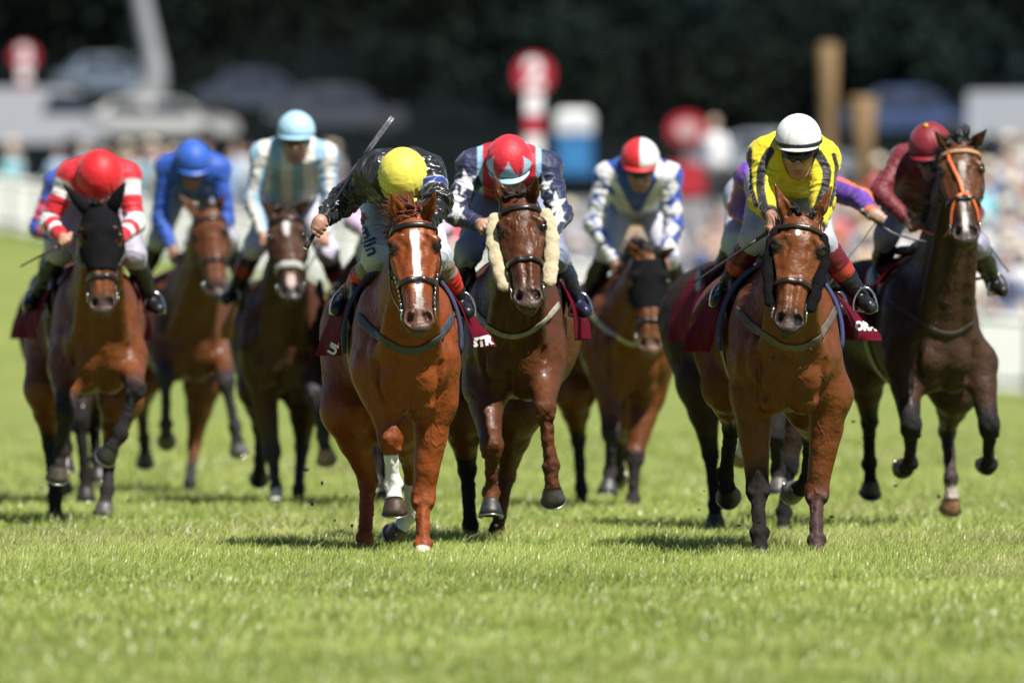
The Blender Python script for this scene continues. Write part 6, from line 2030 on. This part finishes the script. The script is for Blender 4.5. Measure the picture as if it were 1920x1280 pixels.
# ---- parked vehicles
def ground_d(py):
    return (CAM_H + .042 * 162) / (.042 - (HZ - py) / FPX)
def car(px, py, d, L, Hh, paint, label, rot=0., van=False, grp='vehicles parked on the far bank'):
    d = ground_d(py); c = world_at(px, py, d); O = V(c[0], c[1], float(ground_z(c[0], d)) + (.06 if d > 252 else .0))
    rt = empty('parked_van' if van else 'parked_car', O, label, 'van' if van else 'car', grp)
    rt.rotation_euler = (0, 0, rot)
    pm_ = plain('paint %.2f %.2f' % (paint[0], paint[2]), paint, .3, .1, .03, 3, coat=.6)
    w = .86
    if van: prof = [(-.5, .30), (-.5, .98), (-.46, 1.), (.22, 1.), (.34, .96), (.43, .62), (.5, .55), (.5, .22), (.42, .18), (-.46, .18)]
    else: prof = [(-.5, .34), (-.49, .58), (-.36, .62), (-.25, .92), (-.18, .985), (.08, 1.), (.17, .95), (.31, .63), (.46, .55), (.5, .42), (.5, .22), (.42, .18), (-.44, .18)]
    n = len(prof); m = MB(); vs = []
    for y, ins in ((-w, .0), (-w * 1.0, .0), (w, .0)):
        pass
    for y in (-1, 1):
        for (x, z) in prof:
            tuck = 1. - .18 * max(0., (z - .6)) / .4
            vs.append((x * L, y * w * tuck, z * Hh))
    m.add(vs, [tuple(range(n)), tuple(range(2 * n - 1, n - 1, -1))] + [(k, n + k, n + (k + 1) % n, (k + 1) % n) for k in range(n)])
    b = m.build('body', pm_, rt, smooth=False)
    gl = plain('car glass', (.03, .035, .045), .1, 0, .1, 3, coat=.5)
    if van: sp_ = [(.14, .38, .66, .92)]
    else: sp_ = [(-.26, -.05, .64, .92), (-.03, .20, .64, .92)]
    for (x0, x1, z0, z1) in sp_:
        for y in (-1, 1):
            m = MB()
            q = [(x0, z0), (x1 + .04, z0), (x1 - .03, z1), (x0 + .04, z1)]
            m.add([(x * L, y * (w * (1. - .18 * max(0., (z - .6)) / .4) + .006), z * Hh) for x, z in q], [(0, 1, 2, 3)])
            m.build('window', gl, rt, smooth=False)
    for x in (-.31, .31):
        for y in (-1, 1):
            m = MB(); r_ = .20 * Hh if not van else .15 * Hh
            vs = [(x * L + r_ * math.cos(2 * math.pi * k / 18), y * w + e * .10, r_ + r_ * math.sin(2 * math.pi * k / 18)) for e in (-1, 1) for k in range(18)]
            m.add(vs, [tuple(range(18)), tuple(range(35, 17, -1))] + [(k, 18 + k, 18 + (k + 1) % 18, (k + 1) % 18) for k in range(18)])
            m.build('wheel', plain('tyre', (.02, .02, .02), .8), rt, smooth=False)
car(285, 274, 305., 4.5, 1.15, (.52, .52, .49), 'long white car parked below the grey mast', 0.05)
car(30, 300, 290., 4.4, 1.70, (.42, .43, .45), 'white van at the left edge behind the rail', .1, True)
car(195, 190, 352., 3.3, 1.30, (.15, .19, .24), 'silver blue car parked left of the grey mast', .2)
car(480, 222, 350., 3.2, 1.30, (.06, .07, .10), 'dull grey car parked right of the grey mast', -.1)
car(630, 262, 345., 3.6, 1.35, (.05, .055, .07), 'dark grey car further right along the bank', .1)
car(1935, 290, 246., 3.2, 1.50, (.45, .47, .50), 'white van high on the right edge', -.1, True)
car(1700, 268, 270., 3.6, 1.35, (.05, .08, .18), 'dark blue car behind the maroon rider', .05)
car(1455, 352, 330., 4.0, 1.2, (.30, .34, .38), 'pale grey car behind the white helmeted rider', 0.)

# ---- the wood: one dark mass of foliage over the top of the rise
def wood():
    rng = np.random.default_rng(21)
    V_, Q_, C_ = [], [], []; base = 0
    crowns = []
    for i in range(46):
        y = rng.uniform(362, 470); x = rng.uniform(-1, 1) * (y * 1150 / FPX + 3)
        crowns.append((x, y, rng.uniform(3.0, 5.2), rng.uniform(5.0, 10.0)))
    for i in range(30):                                     # lower growth at the edge of the wood, clear of the parked cars
        y = rng.uniform(296, 365); px = rng.uniform(690, 1900) if y > 305 else rng.uniform(900, 1420)
        crowns.append(((px - 960) * y / FPX, y, rng.uniform(1.3, 2.6), rng.uniform(2.0, 4.6)))
    for (x, y, r, h) in crowns:
        gz = float(ground_z(x, y)); n = int(1500 * max(.35, (r / 4) ** 2))
        cl = rng.normal(size=(26, 3)); cl /= np.linalg.norm(cl, axis=1)[:, None]
        cl = cl * np.array([r * .75, r * .75, h * .42]) * rng.uniform(.5, 1.05, (26, 1))
        k = rng.integers(0, 26, n)
        p = np.array([x, y, gz + h * .52]) + cl[k] + rng.normal(size=(n, 3)) * np.array([.75, .75, .60]) * min(1., r / 3.2)
        nn = rng.normal(size=(n, 3)); nn /= np.linalg.norm(nn, axis=1)[:, None]
        a = np.cross(nn, rng.normal(size=(n, 3))); a /= np.linalg.norm(a, axis=1)[:, None]; b = np.cross(nn, a)
        s_ = rng.uniform(.10, .26, n)[:, None]
        vv = np.stack([p - a * s_, p + b * s_ * .6, p + a * s_, p - b * s_ * .6], 1)
        V_.append(vv.reshape(-1, 3)); i0 = base + np.arange(n)[:, None] * 4; Q_.append(i0 + np.array([[0, 1, 2, 3]])); base += 4 * n
        g_ = np.array((.0072, .0150, .0140)) * rng.choice([.3, .45, .6, .8, 1.3]) + np.array((.004, .004, 0)) * rng.random()
        c = g_ * rng.uniform(.6, 1.5, (n, 1)); C_.append(np.repeat(c, 4, axis=0))
    o = link_mesh('wood', np.concatenate(V_), np.concatenate(Q_), pigment('dark leaves', .7, .2, 3, 0., 20, spec=.06), None, False, np.concatenate(C_))
    tag(o, 'dark mass of trees covering the hill behind the racecourse', 'wood', kind='stuff')
wood()
HILL_M = plain('wooded hillside', (.0075, .0105, .0105), 1., 0, .4, .4)
HILL_M.node_tree.nodes['Principled BSDF'].inputs['Specular IOR Level'].default_value = 0.
# the hillside itself, under and behind the trees
hv, hf = [], []
hx = np.linspace(-300, 300, 31); hy = np.concatenate([np.linspace(252, 370, 12), np.linspace(376, 900, 27)])
for y in hy:
    for x in hx:
        z = float(ground_z(x, y)) + .05 + 60 * sstep(0, 1, np.array([(y - 440) / 400.]))[0] + (1.2 * abs(math.sin(x * .21 + y * .13)) * min(1, (y - 368) / 60) if y > 372 else 0)
        hv.append((x, y, z))
for i in range(38):
    for k in range(30):
        a = i * 31 + k; hf.append((a, a + 1, a + 32, a + 31))
tag(link_mesh('hill', hv, hf, HILL_M), kind='structure')
